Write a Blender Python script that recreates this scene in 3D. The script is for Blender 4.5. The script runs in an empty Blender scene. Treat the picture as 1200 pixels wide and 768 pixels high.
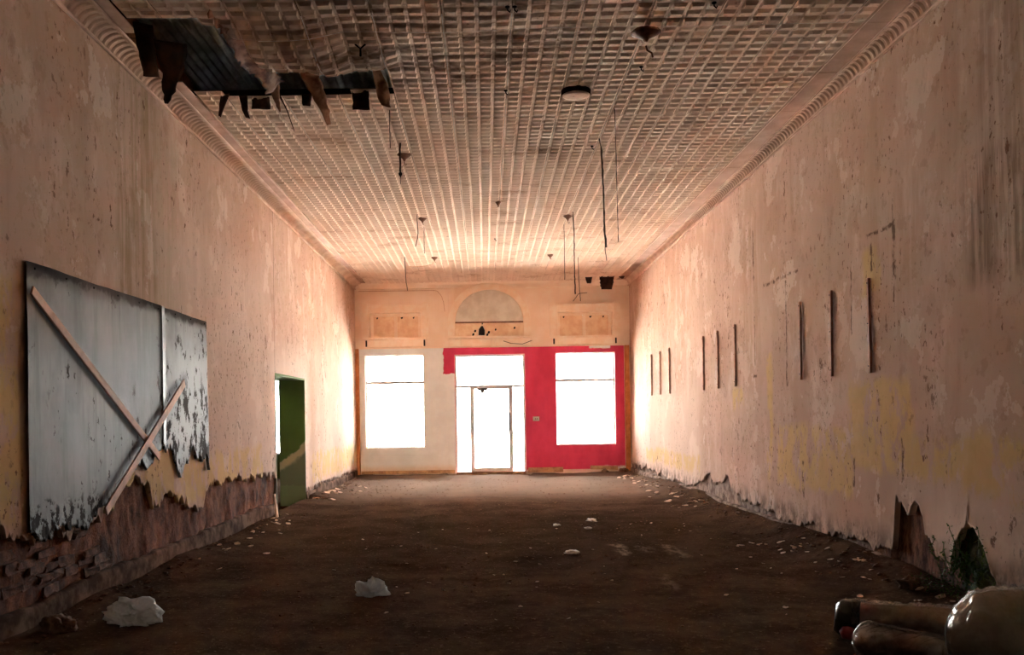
import bpy, bmesh, math, random
import numpy as np
from mathutils import Vector, Matrix

random.seed(7)
RNG = np.random.RandomState(11)
scene = bpy.context.scene
COL = scene.collection

# ------------------------------------------------------------------ camera
TH = 0.015                                    # the photographer's slight roll
cam_d = bpy.data.cameras.new('camera')
cam = bpy.data.objects.new('camera', cam_d)
COL.objects.link(cam)
Rv = Vector((math.cos(TH), 0, -math.sin(TH)))
Uv = Vector((math.sin(TH), 0, math.cos(TH)))
Bv = Vector((0, -1, 0))
cam.matrix_world = Matrix(((Rv.x, Uv.x, Bv.x, 0), (Rv.y, Uv.y, Bv.y, 0), (Rv.z, Uv.z, Bv.z, 1.55), (0, 0, 0, 1)))
cam_d.sensor_width = 36.0
cam_d.lens = 32.4
cam_d.shift_x = 0.02583
cam_d.shift_y = 0.08583
cam_d.clip_end = 400
scene.camera = cam

# ------------------------------------------------------------------ sky, sun, exposure
world = bpy.data.worlds.new('sky')
scene.world = world
world.use_nodes = True
bg = world.node_tree.nodes['Background']
bg.inputs[0].default_value = (0.97, 0.98, 1.0, 1)
bg.inputs[1].default_value = 11.0
sun_d = bpy.data.lights.new('sun', 'SUN')
sun_d.energy = 150.0
sun_d.angle = math.radians(0.6)
sun_d.color = (1.0, 0.97, 0.92)
sun = bpy.data.objects.new('sun', sun_d)
sun.rotation_euler = Vector((-0.10, -0.28, -1)).to_track_quat('-Z', 'Y').to_euler()
sun.location = (3, 32, 20)
COL.objects.link(sun)
scene.view_settings.view_transform = 'Standard'
scene.view_settings.look = 'None'
scene.view_settings.gamma = 1.0
scene.view_settings.use_curve_mapping = False
scene.view_settings.exposure = 1.95
scene.cycles.max_bounces = 14
scene.cycles.diffuse_bounces = 10
scene.cycles.glossy_bounces = 4
scene.cycles.transparent_max_bounces = 12
scene.cycles.caustics_reflective = False
scene.cycles.caustics_refractive = False
scene.cycles.sample_clamp_indirect = 12.0

def portal(name, x0, x1, z0, z1, y):
    d = bpy.data.lights.new(name, 'AREA')
    d.shape = 'RECTANGLE'
    d.size, d.size_y = x1 - x0, z1 - z0
    d.cycles.is_portal = True
    o = bpy.data.objects.new(name, d)
    o.location = ((x0 + x1) / 2, y, (z0 + z1) / 2)
    o.rotation_euler = (math.radians(-90), 0, 0)
    COL.objects.link(o)

# ------------------------------------------------------------------ main sizes (metres)
XL, XR = -3.40, 3.82          # side wall faces
YF = 24.27                    # face of the shop front
YB = -6.0                     # rear wall behind the camera
ZC = 5.06                     # tin ceiling
ZK = 4.90                     # foot of the cornice
ZR = 5.62                     # roof underside
W1 = (-3.156, -1.597, 0.72, 3.18)
W2 = (1.856, 3.426, 0.734, 3.172)
DO = (-0.797, 1.056, 0.06, 3.158)
DY0, DY1, DZ = 14.93, 17.33, 2.27     # side doorway in the left wall

portal('daylight_portal_window_left', W1[0], W1[1], W1[2], W1[3], YF + 0.40)
portal('daylight_portal_window_right', W2[0], W2[1], W2[2], W2[3], YF + 0.40)
portal('daylight_portal_door', DO[0], DO[1], DO[2], DO[3], YF + 0.40)
portal('daylight_portal_annex', -6.6, -4.6, 0.6, 3.0, YF + 0.40)

# ------------------------------------------------------------------ numpy noise
_perm = RNG.rand(512, 512)
def vnoise(x, y):
    x = np.asarray(x, float); y = np.asarray(y, float)
    xi = np.floor(x).astype(int); yi = np.floor(y).astype(int)
    fx = x - xi; fy = y - yi
    fx = fx * fx * (3 - 2 * fx); fy = fy * fy * (3 - 2 * fy)
    a = _perm[xi % 512, yi % 512]; b = _perm[(xi + 1) % 512, yi % 512]
    c = _perm[xi % 512, (yi + 1) % 512]; d = _perm[(xi + 1) % 512, (yi + 1) % 512]
    return (a * (1 - fx) + b * fx) * (1 - fy) + (c * (1 - fx) + d * fx) * fy
def fbm(x, y, o=4, g=0.5):
    s = 0; a = 1; t = 0
    for k in range(o):
        s = s + a * (vnoise(np.asarray(x) * 2 ** k + 17.3 * k, np.asarray(y) * 2 ** k + 9.1 * k) - 0.5)
        t += a; a *= g
    return s / t * 2
def f1(x, sc, seed=0, o=3):
    return float(fbm(x * sc + seed * 31.7, seed * 7.9 + 0.5, o))

# ------------------------------------------------------------------ mesh helpers
class MB:
    def __init__(s): s.v = []; s.f = []
    def add(s, vs, fs):
        k = len(s.v); s.v += [tuple(p) for p in vs]; s.f += [tuple(i + k for i in f) for f in fs]; return s
    def box(s, x0, x1, y0, y1, z0, z1):
        return s.add([(x0,y0,z0),(x1,y0,z0),(x1,y1,z0),(x0,y1,z0),(x0,y0,z1),(x1,y0,z1),(x1,y1,z1),(x0,y1,z1)],
                     [(0,3,2,1),(4,5,6,7),(0,1,5,4),(1,2,6,5),(2,3,7,6),(3,0,4,7)])
    def bbox(s, x0, x1, y0, y1, z0, z1, b=0.006):
        # box with its edges chamfered
        b = min(b, abs(x1-x0)*.45, abs(y1-y0)*.45, abs(z1-z0)*.45)
        bm = bmesh.new()
        bmesh.ops.create_cube(bm, size=1)
        for v in bm.verts:
            v.co = ((x0+x1)/2 + v.co.x*(x1-x0), (y0+y1)/2 + v.co.y*(y1-y0), (z0+z1)/2 + v.co.z*(z1-z0))
        bmesh.ops.bevel(bm, geom=bm.edges[:], offset=b, segments=1, affect='EDGES')
        bm.verts.index_update()
        s.add([v.co[:] for v in bm.verts], [[v.index for v in f.verts] for f in bm.faces]); bm.free(); return s
    def tube(s, pts, r, n=6, cap=True):
        pts = [Vector(p) for p in pts]; m = len(pts)
        rr = r if isinstance(r, (list, tuple)) else [r]*m
        vs = []
        up = None
        for i, p in enumerate(pts):
            t = (pts[min(i+1, m-1)] - pts[max(i-1, 0)]).normalized()
            if up is None:
                up = Vector((0,0,1)) if abs(t.z) < .9 else Vector((0,1,0))
            a = t.cross(up).normalized(); b = a.cross(t).normalized(); up = b
            for k in range(n):
                an = 2*math.pi*k/n
                vs.append(p + (a*math.cos(an) + b*math.sin(an))*rr[i])
        fs = [(i*n+k, i*n+(k+1)%n, (i+1)*n+(k+1)%n, (i+1)*n+k) for i in range(m-1) for k in range(n)]
        if cap: fs += [tuple(range(n-1,-1,-1)), tuple(range((m-1)*n, m*n))]
        return s.add(vs, fs)
    def lathe(s, prof, c=(0,0,0), n=20):
        vs = [(c[0]+r*math.cos(2*math.pi*k/n), c[1]+r*math.sin(2*math.pi*k/n), c[2]+z) for r, z in prof for k in range(n)]
        fs = [(i*n+k, i*n+(k+1)%n, (i+1)*n+(k+1)%n, (i+1)*n+k) for i in range(len(prof)-1) for k in range(n)]
        fs += [tuple(range(n-1,-1,-1)), tuple(range((len(prof)-1)*n, len(prof)*n))]
        return s.add(vs, fs)
    def prism(s, poly, axis, a, b):
        # polygon in the two other axes swept from a to b along an axis
        def P(p, w):
            return {'x': (w, p[0], p[1]), 'y': (p[0], w, p[1]), 'z': (p[0], p[1], w)}[axis]
        n = len(poly)
        vs = [P(p, a) for p in poly] + [P(p, b) for p in poly]
        fs = [tuple(range(n)), tuple(range(2*n-1, n-1, -1))] + [(i, i+n, (i+1)%n+n, (i+1)%n) for i in range(n)]
        return s.add(vs, fs)
    def build(s, name, m, parent=None, smooth=False, loc=None, fix=True):
        me = bpy.data.meshes.new(name); me.from_pydata(s.v, [], s.f)
        if fix:
            bm = bmesh.new(); bm.from_mesh(me); bmesh.ops.recalc_face_normals(bm, faces=bm.faces[:]); bm.to_mesh(me); bm.free()
        if smooth: me.polygons.foreach_set('use_smooth', [True]*len(me.polygons))
        me.update()
        if m: me.materials.append(m)
        return link(name, me, parent, loc)

def link(name, me, parent=None, loc=None):
    o = bpy.data.objects.new(name, me); COL.objects.link(o)
    if loc is not None: o.location = loc
    if parent is not None: o.parent = parent
    return o
def empty(name, loc=(0,0,0), rz=0):
    o = bpy.data.objects.new(name, None); COL.objects.link(o); o.location = loc; o.rotation_euler = (0,0,rz); o.empty_display_size = .1
    return o
def tag(o, label=None, cat=None, group=None, kind=None):
    if label: o['label'] = label
    if cat: o['category'] = cat
    if group: o['group'] = group
    if kind: o['kind'] = kind
    return o
def struct(o, label=None):
    o['kind'] = 'structure'
    if label: o['label'] = label
    return o
def grid_mesh(name, P, m, parent=None, smooth=True, mask=None, fix=False, flip=False):
    # P: (n, k, 3) array of points
    n, k = P.shape[:2]
    me = bpy.data.meshes.new(name)
    ii, jj = np.meshgrid(np.arange(n-1), np.arange(k-1), indexing='ij')
    q = np.stack([ii*k+jj, (ii+1)*k+jj, (ii+1)*k+jj+1, ii*k+jj+1], -1)
    if flip: q = q[..., ::-1]
    if mask is not None: q = q[mask]
    me.from_pydata(P.reshape(-1,3).tolist(), [], q.reshape(-1,4).tolist())
    if smooth: me.polygons.foreach_set('use_smooth', [True]*len(me.polygons))
    me.update(); me.materials.append(m)
    return link(name, me, parent)

# ------------------------------------------------------------------ material helpers
def S(c):   # sRGB 0-255 -> linear rgba
    f = lambda u: (u/12.92 if u <= .04045 else ((u+.055)/1.055)**2.4)
    return tuple(f(v/255) for v in c) + (1,)
class NT:
    def __init__(s, name, rough=.8, metal=0.0, spec=.3):
        s.m = bpy.data.materials.new(name); s.m.use_nodes = True
        s.nt = s.m.node_tree; s.n = s.nt.nodes; s.l = s.nt.links
        s.b = s.n['Principled BSDF']
        s.b.inputs['Roughness'].default_value = rough
        s.b.inputs['Metallic'].default_value = metal
        s.b.inputs['Specular IOR Level'].default_value = spec
        s.co = s.n.new('ShaderNodeTexCoord').outputs['Object']
        s._sep = None
    def _in(s, sock, v):
        if v is None: return
        if hasattr(v, 'is_output'): s.l.new(v, sock)
        else: sock.default_value = v
    def math(s, op, a, b=None, clamp=False):
        n = s.n.new('ShaderNodeMath'); n.operation = op; n.use_clamp = clamp
        s._in(n.inputs[0], a); s._in(n.inputs[1], b); return n.outputs[0]
    def scaled(s, sc, vec=None):
        n = s.n.new('ShaderNodeVectorMath'); n.operation = 'MULTIPLY'
        s.l.new(vec or s.co, n.inputs[0]); n.inputs[1].default_value = sc; return n.outputs[0]
    def noise(s, scale, detail=3, rough=.55, vec=None, dist=0, color=False):
        if isinstance(scale, tuple): vec = s.scaled(scale, vec); scale = 1
        n = s.n.new('ShaderNodeTexNoise'); n.inputs['Scale'].default_value = scale
        n.inputs['Detail'].default_value = detail; n.inputs['Roughness'].default_value = rough
        n.inputs['Distortion'].default_value = dist
        s.l.new(vec or s.co, n.inputs['Vector']); return n.outputs['Color' if color else 'Fac']
    def voro(s, scale, vec=None, feature='F1'):
        if isinstance(scale, tuple): vec = s.scaled(scale, vec); scale = 1
        n = s.n.new('ShaderNodeTexVoronoi'); n.feature = feature; n.inputs['Scale'].default_value = scale
        s.l.new(vec or s.co, n.inputs['Vector']); return n.outputs['Distance']
    def step(s, v, a, b, lo=0., hi=1.):
        n = s.n.new('ShaderNodeMapRange'); n.clamp = True; n.interpolation_type = 'SMOOTHSTEP'
        s._in(n.inputs[0], v); n.inputs[1].default_value = a; n.inputs[2].default_value = b
        n.inputs[3].default_value = lo; n.inputs[4].default_value = hi; return n.outputs[0]
    def mix(s, f, a, b):
        n = s.n.new('ShaderNodeMix'); n.data_type = 'RGBA'
        s._in(n.inputs[0], f); s._in(n.inputs[6], a); s._in(n.inputs[7], b); return n.outputs[2]
    def wob(s, amp, scale, detail=3):
        # coordinates with a wobble, split into x, y, z
        c = s.noise(scale, detail, .6, color=True)
        a = s.n.new('ShaderNodeVectorMath'); a.operation = 'SUBTRACT'; s.l.new(c, a.inputs[0]); a.inputs[1].default_value = (.5,.5,.5)
        b = s.n.new('ShaderNodeVectorMath'); b.operation = 'SCALE'; s.l.new(a.outputs[0], b.inputs[0]); b.inputs[3].default_value = amp*2
        d = s.n.new('ShaderNodeVectorMath'); d.operation = 'ADD'; s.l.new(s.co, d.inputs[0]); s.l.new(b.outputs[0], d.inputs[1])
        e = s.n.new('ShaderNodeSeparateXYZ'); s.l.new(d.outputs[0], e.inputs[0]); return e.outputs
    def box(s, xyz, i, j, a0, a1, b0, b1, soft):
        # soft-edged patch: a along axis i, b along axis j
        u = s.math('MULTIPLY', s.step(xyz[i], a0-soft, a0+soft), s.step(xyz[i], a1-soft, a1+soft, 1, 0))
        w = s.math('MULTIPLY', s.step(xyz[j], b0-soft, b0+soft), s.step(xyz[j], b1-soft, b1+soft, 1, 0))
        return s.math('MULTIPLY', u, w)
    def bump(s, h, strength=.3, dist=.01, prev=None):
        n = s.n.new('ShaderNodeBump'); n.inputs['Strength'].default_value = strength; n.inputs['Distance'].default_value = dist
        s.l.new(h, n.inputs['Height'])
        if prev is not None: s.l.new(prev, n.inputs['Normal'])
        s.l.new(n.outputs[0], s.b.inputs['Normal']); return n.outputs[0]
    def color(s, c): s._in(s.b.inputs['Base Color'], c); return s
    def rough(s, r): s._in(s.b.inputs['Roughness'], r); return s

def simple(name, c, c2=None, scale=6, rough=.7, bump=.2, metal=0, spec=.3, detail=4, bs=None, bd=.005):
    t = NT(name, rough, metal, spec)
    f = t.noise(scale, detail, .6)
    t.color(t.mix(t.step(f, .35, .65), S(c), S(c2 or tuple(v*.82 for v in c))))
    if bump: t.bump(t.noise(bs or scale, 5, .65), bump, bd)
    return t.m

# --- plaster of the side walls
def plaster(name, yellow, pale, marks, greens, gray_top, seed):
    t = NT(name, .9, 0, .08)
    big = t.noise(.55, 4, .6); mid = t.noise((2.2, 2.2, 1.1), 5, .65)
    col = t.mix(t.step(big, .35, .68), S((208, 176, 158)), S((193, 159, 139)))
    col = t.mix(t.math('MULTIPLY', t.step(mid, .5, .72), .6), col, S((226, 201, 187)))
    # run-down stains: long vertical streaks
    st = t.noise((2.6, 2.6, .30), 5, .68)
    col = t.mix(t.math('MULTIPLY', t.step(st, .52, .68), .32), col, S((170, 136, 116)))
    st2 = t.noise((1.1, 1.1, .12), 4, .6)
    col = t.mix(t.math('MULTIPLY', t.step(st2, .54, .68), .35), col, S((188, 158, 134)))
    # layers of old paint showing through in hard-edged patches
    ly = t.noise((1.9, 1.9, 2.1), 7, .68)
    col = t.mix(t.math('MULTIPLY', t.step(ly, .535, .55), .38), col, S((192, 160, 134)))
    col = t.mix(t.math('MULTIPLY', t.step(t.noise((4.2, 4.2, 3.6), 6, .7), .58, .60), .36), col, S((168, 134, 110)))
    col = t.mix(t.math('MULTIPLY', t.step(t.noise((1.2, 1.2, 1.2), 7, .66), .58, .60), .45), col, S((230, 210, 196)))
    w = t.wob(.16, 2.6, 5)
    wf = t.wob(.045, 11, 4)
    for a0, a1, b0, b1, k in pale:
        col = t.mix(t.math('MULTIPLY', t.box(w, 1, 2, a0, a1, b0, b1, .40), k), col, S((238, 217, 203)))
    ymask = None
    yn = t.step(t.noise((3.5, 3.5, 2.2), 5, .7), .40, .52)
    for a0, a1, b0, b1 in yellow:
        m = t.box(w, 1, 2, a0, a1, b0, b1, .07)
        ymask = m if ymask is None else t.math('MAXIMUM', ymask, m)
    if ymask is not None:
        ym = t.math('MULTIPLY', ymask, yn)
        ycol = t.mix(t.noise(5, 4, .6), S((204, 168, 104)), S((226, 196, 136)))
        col = t.mix(t.math('MULTIPLY', ym, .75), col, ycol)
    for a0, a1, b0, b1, c, k in greens:
        g = t.math('MULTIPLY', t.box(w, 1, 2, a0, a1, b0, b1, .12), t.step(t.noise((9, 9, .7), 4, .7), .38, .62))
        col = t.mix(t.math('MULTIPLY', g, k), col, S(c))
    # grime along the foot of the wall
    gz = t.step(w[2], gray_top*.55, gray_top*1.25, 1, 0)
    gm = t.math('MULTIPLY', gz, t.step(t.noise((5, 5, 3), 5, .7), .42, .56))
    col = t.mix(t.math('MULTIPLY', gm, .8), col, S((112, 90, 78)))
    # flaked paint specks, clustered
    cl = t.step(t.noise((1.3, 1.3, .5), 4, .65), .43, .60)
    sp = t.step(t.noise((17, 17, 13), 4, .62), .605, .64)
    sp = t.math('MULTIPLY', sp, cl)
    sp2 = t.math('MULTIPLY', t.step(t.noise((7.5, 7.5, 4.6), 5, .68), .62, .65), t.step(t.noise((.9, .9, .4), 3, .5), .46, .58))
    sp = t.math('MAXIMUM', sp, sp2)
    col = t.mix(t.math('MULTIPLY', sp, .85), col, S((112, 78, 58)))
    mk = None
    br = t.step(t.noise((12, 12, 6), 5, .75), .42, .54)
    for a0, a1, b0, b1 in marks:
        m = t.box(wf, 1, 2, a0, a1, b0, b1, .012)
        mk = m if mk is None else t.math('MAXIMUM', mk, m)
    if mk is not None:
        mk = t.math('MULTIPLY', mk, br)
        col = t.mix(t.math('MULTIPLY', mk, .85), col, S((92, 66, 50)))
        sp = t.math('MAXIMUM', sp, mk)
    t.color(col)
    h = t.math('SUBTRACT', t.math('ADD', t.math('MULTIPLY', mid, .6), t.math('MULTIPLY', t.noise(24, 4, .6), .12)), t.math('MULTIPLY', sp, .35))
    t.bump(h, .5, .02)
    return t.m

M = {}
M['plaster_left'] = plaster('plaster_left',
    yellow=[(5.0, 6.75, .8, 2.55), (8.2, 11.1, .6, 1.35), (11.2, 14.0, .5, 1.15), (18.0, 24.2, .3, .85)],
    pale=[(14.55, 17.8, 0, 2.72, .75), (9.5, 14.5, .8, 3.8, .35), (18.2, 24.3, 0, 3, .3)],
    marks=[(5.5, 6.3, 1.38, 1.42)],
    greens=[(8.6, 9.6, 2.75, 4.95, (140, 118, 74), .55), (9.6, 10.4, 2.75, 4.6, (186, 166, 140), .5), (5.0, 6.3, 3.2, 4.6, (120, 92, 74), .45)],
    gray_top=.22, seed=1)
M['plaster_right'] = plaster('plaster_right',
    yellow=[(8.25, 9.7, .95, 1.85), (9.6, 12.1, .62, 1.35), (12.25, 12.5, .6, 2.3), (5.0, 7.4, .85, 1.35), (7.2, 8.3, .95, 1.3), (8.9, 9.3, 2.7, 3.15), (16.5, 22, .45, .75), (13.6, 14.2, 1.6, 1.9)],
    pale=[(5.0, 8.6, .1, .95, .5), (16.5, 24.3, 0, 2, .4), (9.3, 9.9, 1.4, 2.2, .3)],
    marks=[(8.535, 8.605, 2.75, 3.26), (8.56, 8.585, 2.45, 2.76), (8.57, 9.2, 3.25, 3.29), (8.575, 8.59, 3.3, 3.5), (8.53, 8.6, 3.24, 3.31),
           (9.57, 9.60, 2.34, 3.05), (11.64, 11.68, 1.86, 3.2), (11.62, 11.70, 1.86, 2.05), (11.2, 12.6, 3.24, 3.28), (13.0, 13.03, 2.2, 3.0),
           (9.05, 9.10, 2.9, 3.2), (12.95, 13.1, 2.02, 2.06), (13.02, 13.06, 3.4, 4.1), (9.55, 9.62, .75, 1.05), (11.1, 11.16, .5, .95), (8.43, 8.47, .9, 1.3)],
    greens=[(5.0, 7.3, 2.55, 3.45, (104, 88, 70), .6), (6.4, 7.1, 3.2, 4.6, (130, 100, 80), .4), (8.0, 9.2, 2.6, 3.6, (186, 150, 122), .5), (12.8, 13.6, 2.2, 4.2, (176, 140, 110), .5)],
    gray_top=.38, seed=2)

# --- bare earthen wall under the plaster
t = NT('bare_earth_wall', .95, 0, .1)
f = t.noise((6, 6, 5), 6, .7)
c = t.mix(t.step(f, .35, .65), S((146, 94, 66)), S((104, 64, 46)))
c = t.mix(t.step(t.noise(2.0, 3, .6), .5, .68), c, S((78, 56, 46)))
t.color(c); t.bump(t.noise((15, 15, 12), 6, .75), .9, .03); M['earth'] = t.m
t = NT('grey_render', .95, 0, .1)
c = t.mix(t.step(t.noise((4, 4, 4), 6, .7), .40, .6), S((170, 146, 132)), S((112, 88, 76)))
c = t.mix(t.step(t.noise((8, 8, 4), 5, .7), .56, .62), c, S((84, 62, 52)))
t.color(c); t.bump(t.noise(18, 6, .75), .8, .02); M['render'] = t.m
t = NT('hole_earth_wall', .95, 0, .1)
c = t.mix(t.step(t.noise((9, 9, 4), 6, .7), .38, .62), S((132, 92, 70)), S((76, 50, 38)))
t.color(c); t.bump(t.noise((14, 14, 7), 6, .75), 1, .03); M['earth_dark'] = t.m
M['brick'] = simple('old_mud_brick', (132, 88, 64), (92, 60, 44), 9, .95, .8, bs=22, bd=.02)
M['curb'] = simple('curb_concrete', (130, 104, 88), (78, 57, 46), 4, 1.0, .7, bs=16, bd=.01, spec=.02)
M['curb_right'] = simple('curb_concrete_worn', (164, 142, 132), (100, 80, 70), 5, 1.0, .8, bs=16, bd=.012, spec=.02)

# --- dirt floor
t = NT('dirt_floor', 1.0, 0, 0.0)
f = t.noise(1.4, 6, .65); g = t.noise(11, 6, .7)
c = t.mix(t.step(f, .36, .66), S((94, 74, 61)), S((70, 54, 44)))
c = t.mix(t.math('MULTIPLY', t.step(g, .52, .70), .55), c, S((114, 90, 74)))
c = t.mix(t.math('MULTIPLY', t.step(t.noise(30, 4, .7), .56, .7), .5), c, S((48, 37, 31)))
xyz = t.wob(.30, 1.3, 3)
c = t.mix(t.math('MULTIPLY', t.box(xyz, 0, 1, -3.2, 3.6, 17.5, 26, 1.6), .55), c, S((152, 134, 122)))      # pale dust near the shop front, lightened to bounce light onto the front wall
c = t.mix(t.math('MULTIPLY', t.box(xyz, 0, 1, -2.4, 3.0, 9.5, 14.5, .8), .42), c, S((52, 40, 33)))         # wide darker area across the middle of the floor
x2 = t.wob(.12, 4, 4)
for a0, a1, b0, b1, k in [(1.47, 1.60, 10.2, 11.1, .7), (2.05, 2.20, 10.0, 11.0, .45), (1.60, 1.72, 8.2, 9.0, .35), (1.75, 1.9, 10.4, 10.9, .35)]:
    c = t.mix(t.math('MULTIPLY', t.math('MULTIPLY', t.box(x2, 0, 1, a0, a1, b0, b1, .06), t.step(t.noise((9, 3, 1), 4, .7), .40, .60)), k), c, S((180, 156, 138)))           # scuffed streaks of plaster dust
t.color(c)
c = t.mix(t.math('MULTIPLY', t.step(t.noise(26, 5, .75), .58, .66), .55), c, S((148, 122, 104))); t.color(c)
h = t.math('ADD', t.math('MULTIPLY', g, .6), t.math('MULTIPLY', t.noise(45, 5, .7), .35))
t.bump(h, .8, .03); M['dirt'] = t.m

# --- tin ceiling
def tin(name, c1, c2, c3, far=False):
    t = NT(name, .9, 0, .05)
    f = t.noise((1.0, .5, 1), 5, .65)
    c = t.mix(t.step(f, .38, .66), S(c1), S(c2))
    c = t.mix(t.math('MULTIPLY', t.step(t.noise((.9, 1.6, 1), 6, .7), .52, .68), .7), c, S(c3))
    c = t.mix(t.math('MULTIPLY', t.step(t.noise(16, 5, .7), .58, .7), .5), c, S((128, 92, 70)))
    xyz = t.wob(.35, 1.1, 4)
    r = t.box(xyz, 0, 1, -1.6, .9, 6.0, 9.9, .5)
    c = t.mix(t.math('MULTIPLY', t.math('MULTIPLY', r, t.step(t.noise((1.5, 3, 1), 4, .7), .42, .62)), .7), c, S((116, 86, 66)))
    r2 = t.box(xyz, 0, 1, -3.3, -.9, 5.0, 9.4, .3)
    c = t.mix(t.math('MULTIPLY', r2, .55), c, S((134, 98, 76)))
    t.color(c); t.bump(t.noise(40, 4, .7), .25, .004)
    return t.m
M['tin'] = tin('painted_tin_ceiling', (240, 220, 204), (228, 202, 182), (190, 154, 128))
M['tin_trim'] = simple('painted_tin_trim', (222, 194, 174), (204, 172, 152), 3, .85, .2, bs=30, spec=.08)
M['tin_band'] = simple('bare_tin_band', (184, 146, 124), (164, 126, 104), 3, .6, .2, bs=30)
M['rust'] = simple('rusty_tin_back', (86, 56, 42), (48, 34, 28), 5, .8, .5, bs=20)
M['tin_torn'] = simple('torn_tin', (178, 132, 104), (120, 84, 64), 7, .7, .6, bs=24)
M['roof_metal'] = simple('corrugated_roof_metal', (206, 214, 216), (160, 168, 170), 4, .5, .2, metal=.2)
M['joist'] = simple('roof_joist', (70, 56, 46), (48, 38, 32), 8, .9, .4)

# --- shop front
M['front_plaster'] = simple('front_cream_plaster', (251, 236, 220), (246, 226, 206), 2.2, .8, .25, bs=10)
M['cream_wood'] = simple('cream_painted_wood', (252, 240, 224), (248, 228, 206), 5, .6, .2, bs=20)
M['cream_board'] = simple('cream_painted_board', (250, 230, 204), (236, 206, 174), 5, .7, .3, bs=14)
M['fan_paint'] = simple('white_painted_fanlight', (240, 238, 230), (222, 218, 208), 3, .5, .15)
M['stud'] = simple('bare_wood_stud', (206, 138, 84), (184, 116, 66), 7, .7, .3, bs=20)
M['plank'] = simple('weathered_plank', (206, 168, 126), (158, 122, 90), 7, .8, .4, bs=24)
M['slat'] = simple('brown_shelf_strip', (200, 148, 118), (176, 126, 100), 9, .6, .3, bs=30)
M['batten'] = simple('pink_batten', (226, 180, 156), (204, 156, 132), 6, .7, .35, bs=24)
M['alu'] = simple('grey_aluminium', (226, 222, 218), (210, 206, 202), 6, .45, .0, metal=.2)
M['alu_dark'] = simple('dull_grey_metal', (112, 108, 106), (92, 88, 86), 8, .45, .0, metal=.3)
M['white_plastic'] = simple('white_plastic', (236, 230, 220), None, 8, .4, 0)
M['black'] = simple('black_metal', (30, 26, 24), (20, 18, 16), 8, .6, .2)
M['wire'] = simple('dark_wire', (84, 64, 54), (62, 48, 42), 12, .7, .2)
M['wire_pale'] = simple('painted_wire', (206, 160, 126), (180, 138, 108), 12, .7, .2)
M['mount'] = simple('brown_fixture', (140, 98, 76), (112, 78, 60), 12, .6, .2)
t = NT('painted_wallboard', .7, 0, .3)
w = t.wob(.05, 7, 4)
red = t.box(w, 0, 2, -1.09, 9, 2.66, 9, .012)
red = t.math('MAXIMUM', red, t.step(w[0], .30, .34))
un = t.math('MAXIMUM', t.box(w, 0, 2, 2.75, 3.3, 3.27, 4, .02), t.box(w, 0, 2, 2.9, 4, -1, .16, .05))
red = t.math('MULTIPLY', red, t.math('SUBTRACT', 1.0, un))
f = t.noise(2.2, 4, .6)
wc = t.mix(t.step(f, .35, .7), S((238, 245, 247)), S((228, 234, 236)))
wc = t.mix(t.math('MULTIPLY', t.box(w, 0, 2, -3.3, -.8, -.2, .22, .1), .6), wc, S((206, 176, 140)))
rc = t.mix(t.step(t.noise((2.5, 2.5, 1.6), 4, .6), .35, .65), S((204, 58, 96)), S((190, 48, 84)))
t.color(t.mix(red, wc, rc)); t.bump(t.noise(30, 4, .6), .12, .004); M['wallboard'] = t.m
t = NT('outer_masonry', .9, 0, .2)
t.color(t.mix(t.noise(6, 4, .6), S((176, 160, 146)), S((206, 190, 176)))); M['masonry'] = t.m
# glass: thin panes
def glass(name, tint):
    m = bpy.data.materials.new(name); m.use_nodes = True; n = m.node_tree.nodes; l = m.node_tree.links
    n.clear(); o = n.new('ShaderNodeOutputMaterial'); x = n.new('ShaderNodeMixShader')
    tr = n.new('ShaderNodeBsdfTransparent'); tr.inputs[0].default_value = tint
    gl = n.new('ShaderNodeBsdfGlossy'); gl.inputs['Roughness'].default_value = .03
    fr = n.new('ShaderNodeFresnel'); fr.inputs[0].default_value = 1.45
    l.new(fr.outputs[0], x.inputs[0]); l.new(tr.outputs[0], x.inputs[1]); l.new(gl.outputs[0], x.inputs[2]); l.new(x.outputs[0], o.inputs[0])
    return m
M['glass'] = glass('window_glass', (.94, .96, .95, 1))
# green doorway reveal
t = NT('green_reveal', .8, 0, .2)
w = t.wob(.16, 3, 5)
c = t.mix(t.noise(5, 4, .6), S((128, 152, 92)), S((110, 134, 80)))
line = t.math('ADD', t.math('MULTIPLY', w[0], -.75), w[2])                    # broken edge slopes down to the jamb
c = t.mix(t.step(line, 3.62, 3.66, 1, 0), c, S((232, 216, 196)))
c = t.mix(t.step(line, 3.40, 3.50, 1, 0), c, S((150, 150, 134)))
c = t.mix(t.step(w[2], .26, .30, 1, 0), c, S((160, 166, 140)))
t.color(c); t.bump(t.noise(12, 5, .7), .4, .01); M['green'] = t.m
M['annex_wall'] = simple('annex_green_wall', (96, 116, 70), (84, 102, 60), 3, .8, .3)
M['ground'] = simple('pale_pavement', (226, 220, 210), (212, 206, 196), 2, .9, .2)
M['asphalt'] = simple('sunbleached_asphalt', (190, 186, 180), (174, 170, 165), 2, .9, .2)
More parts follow.
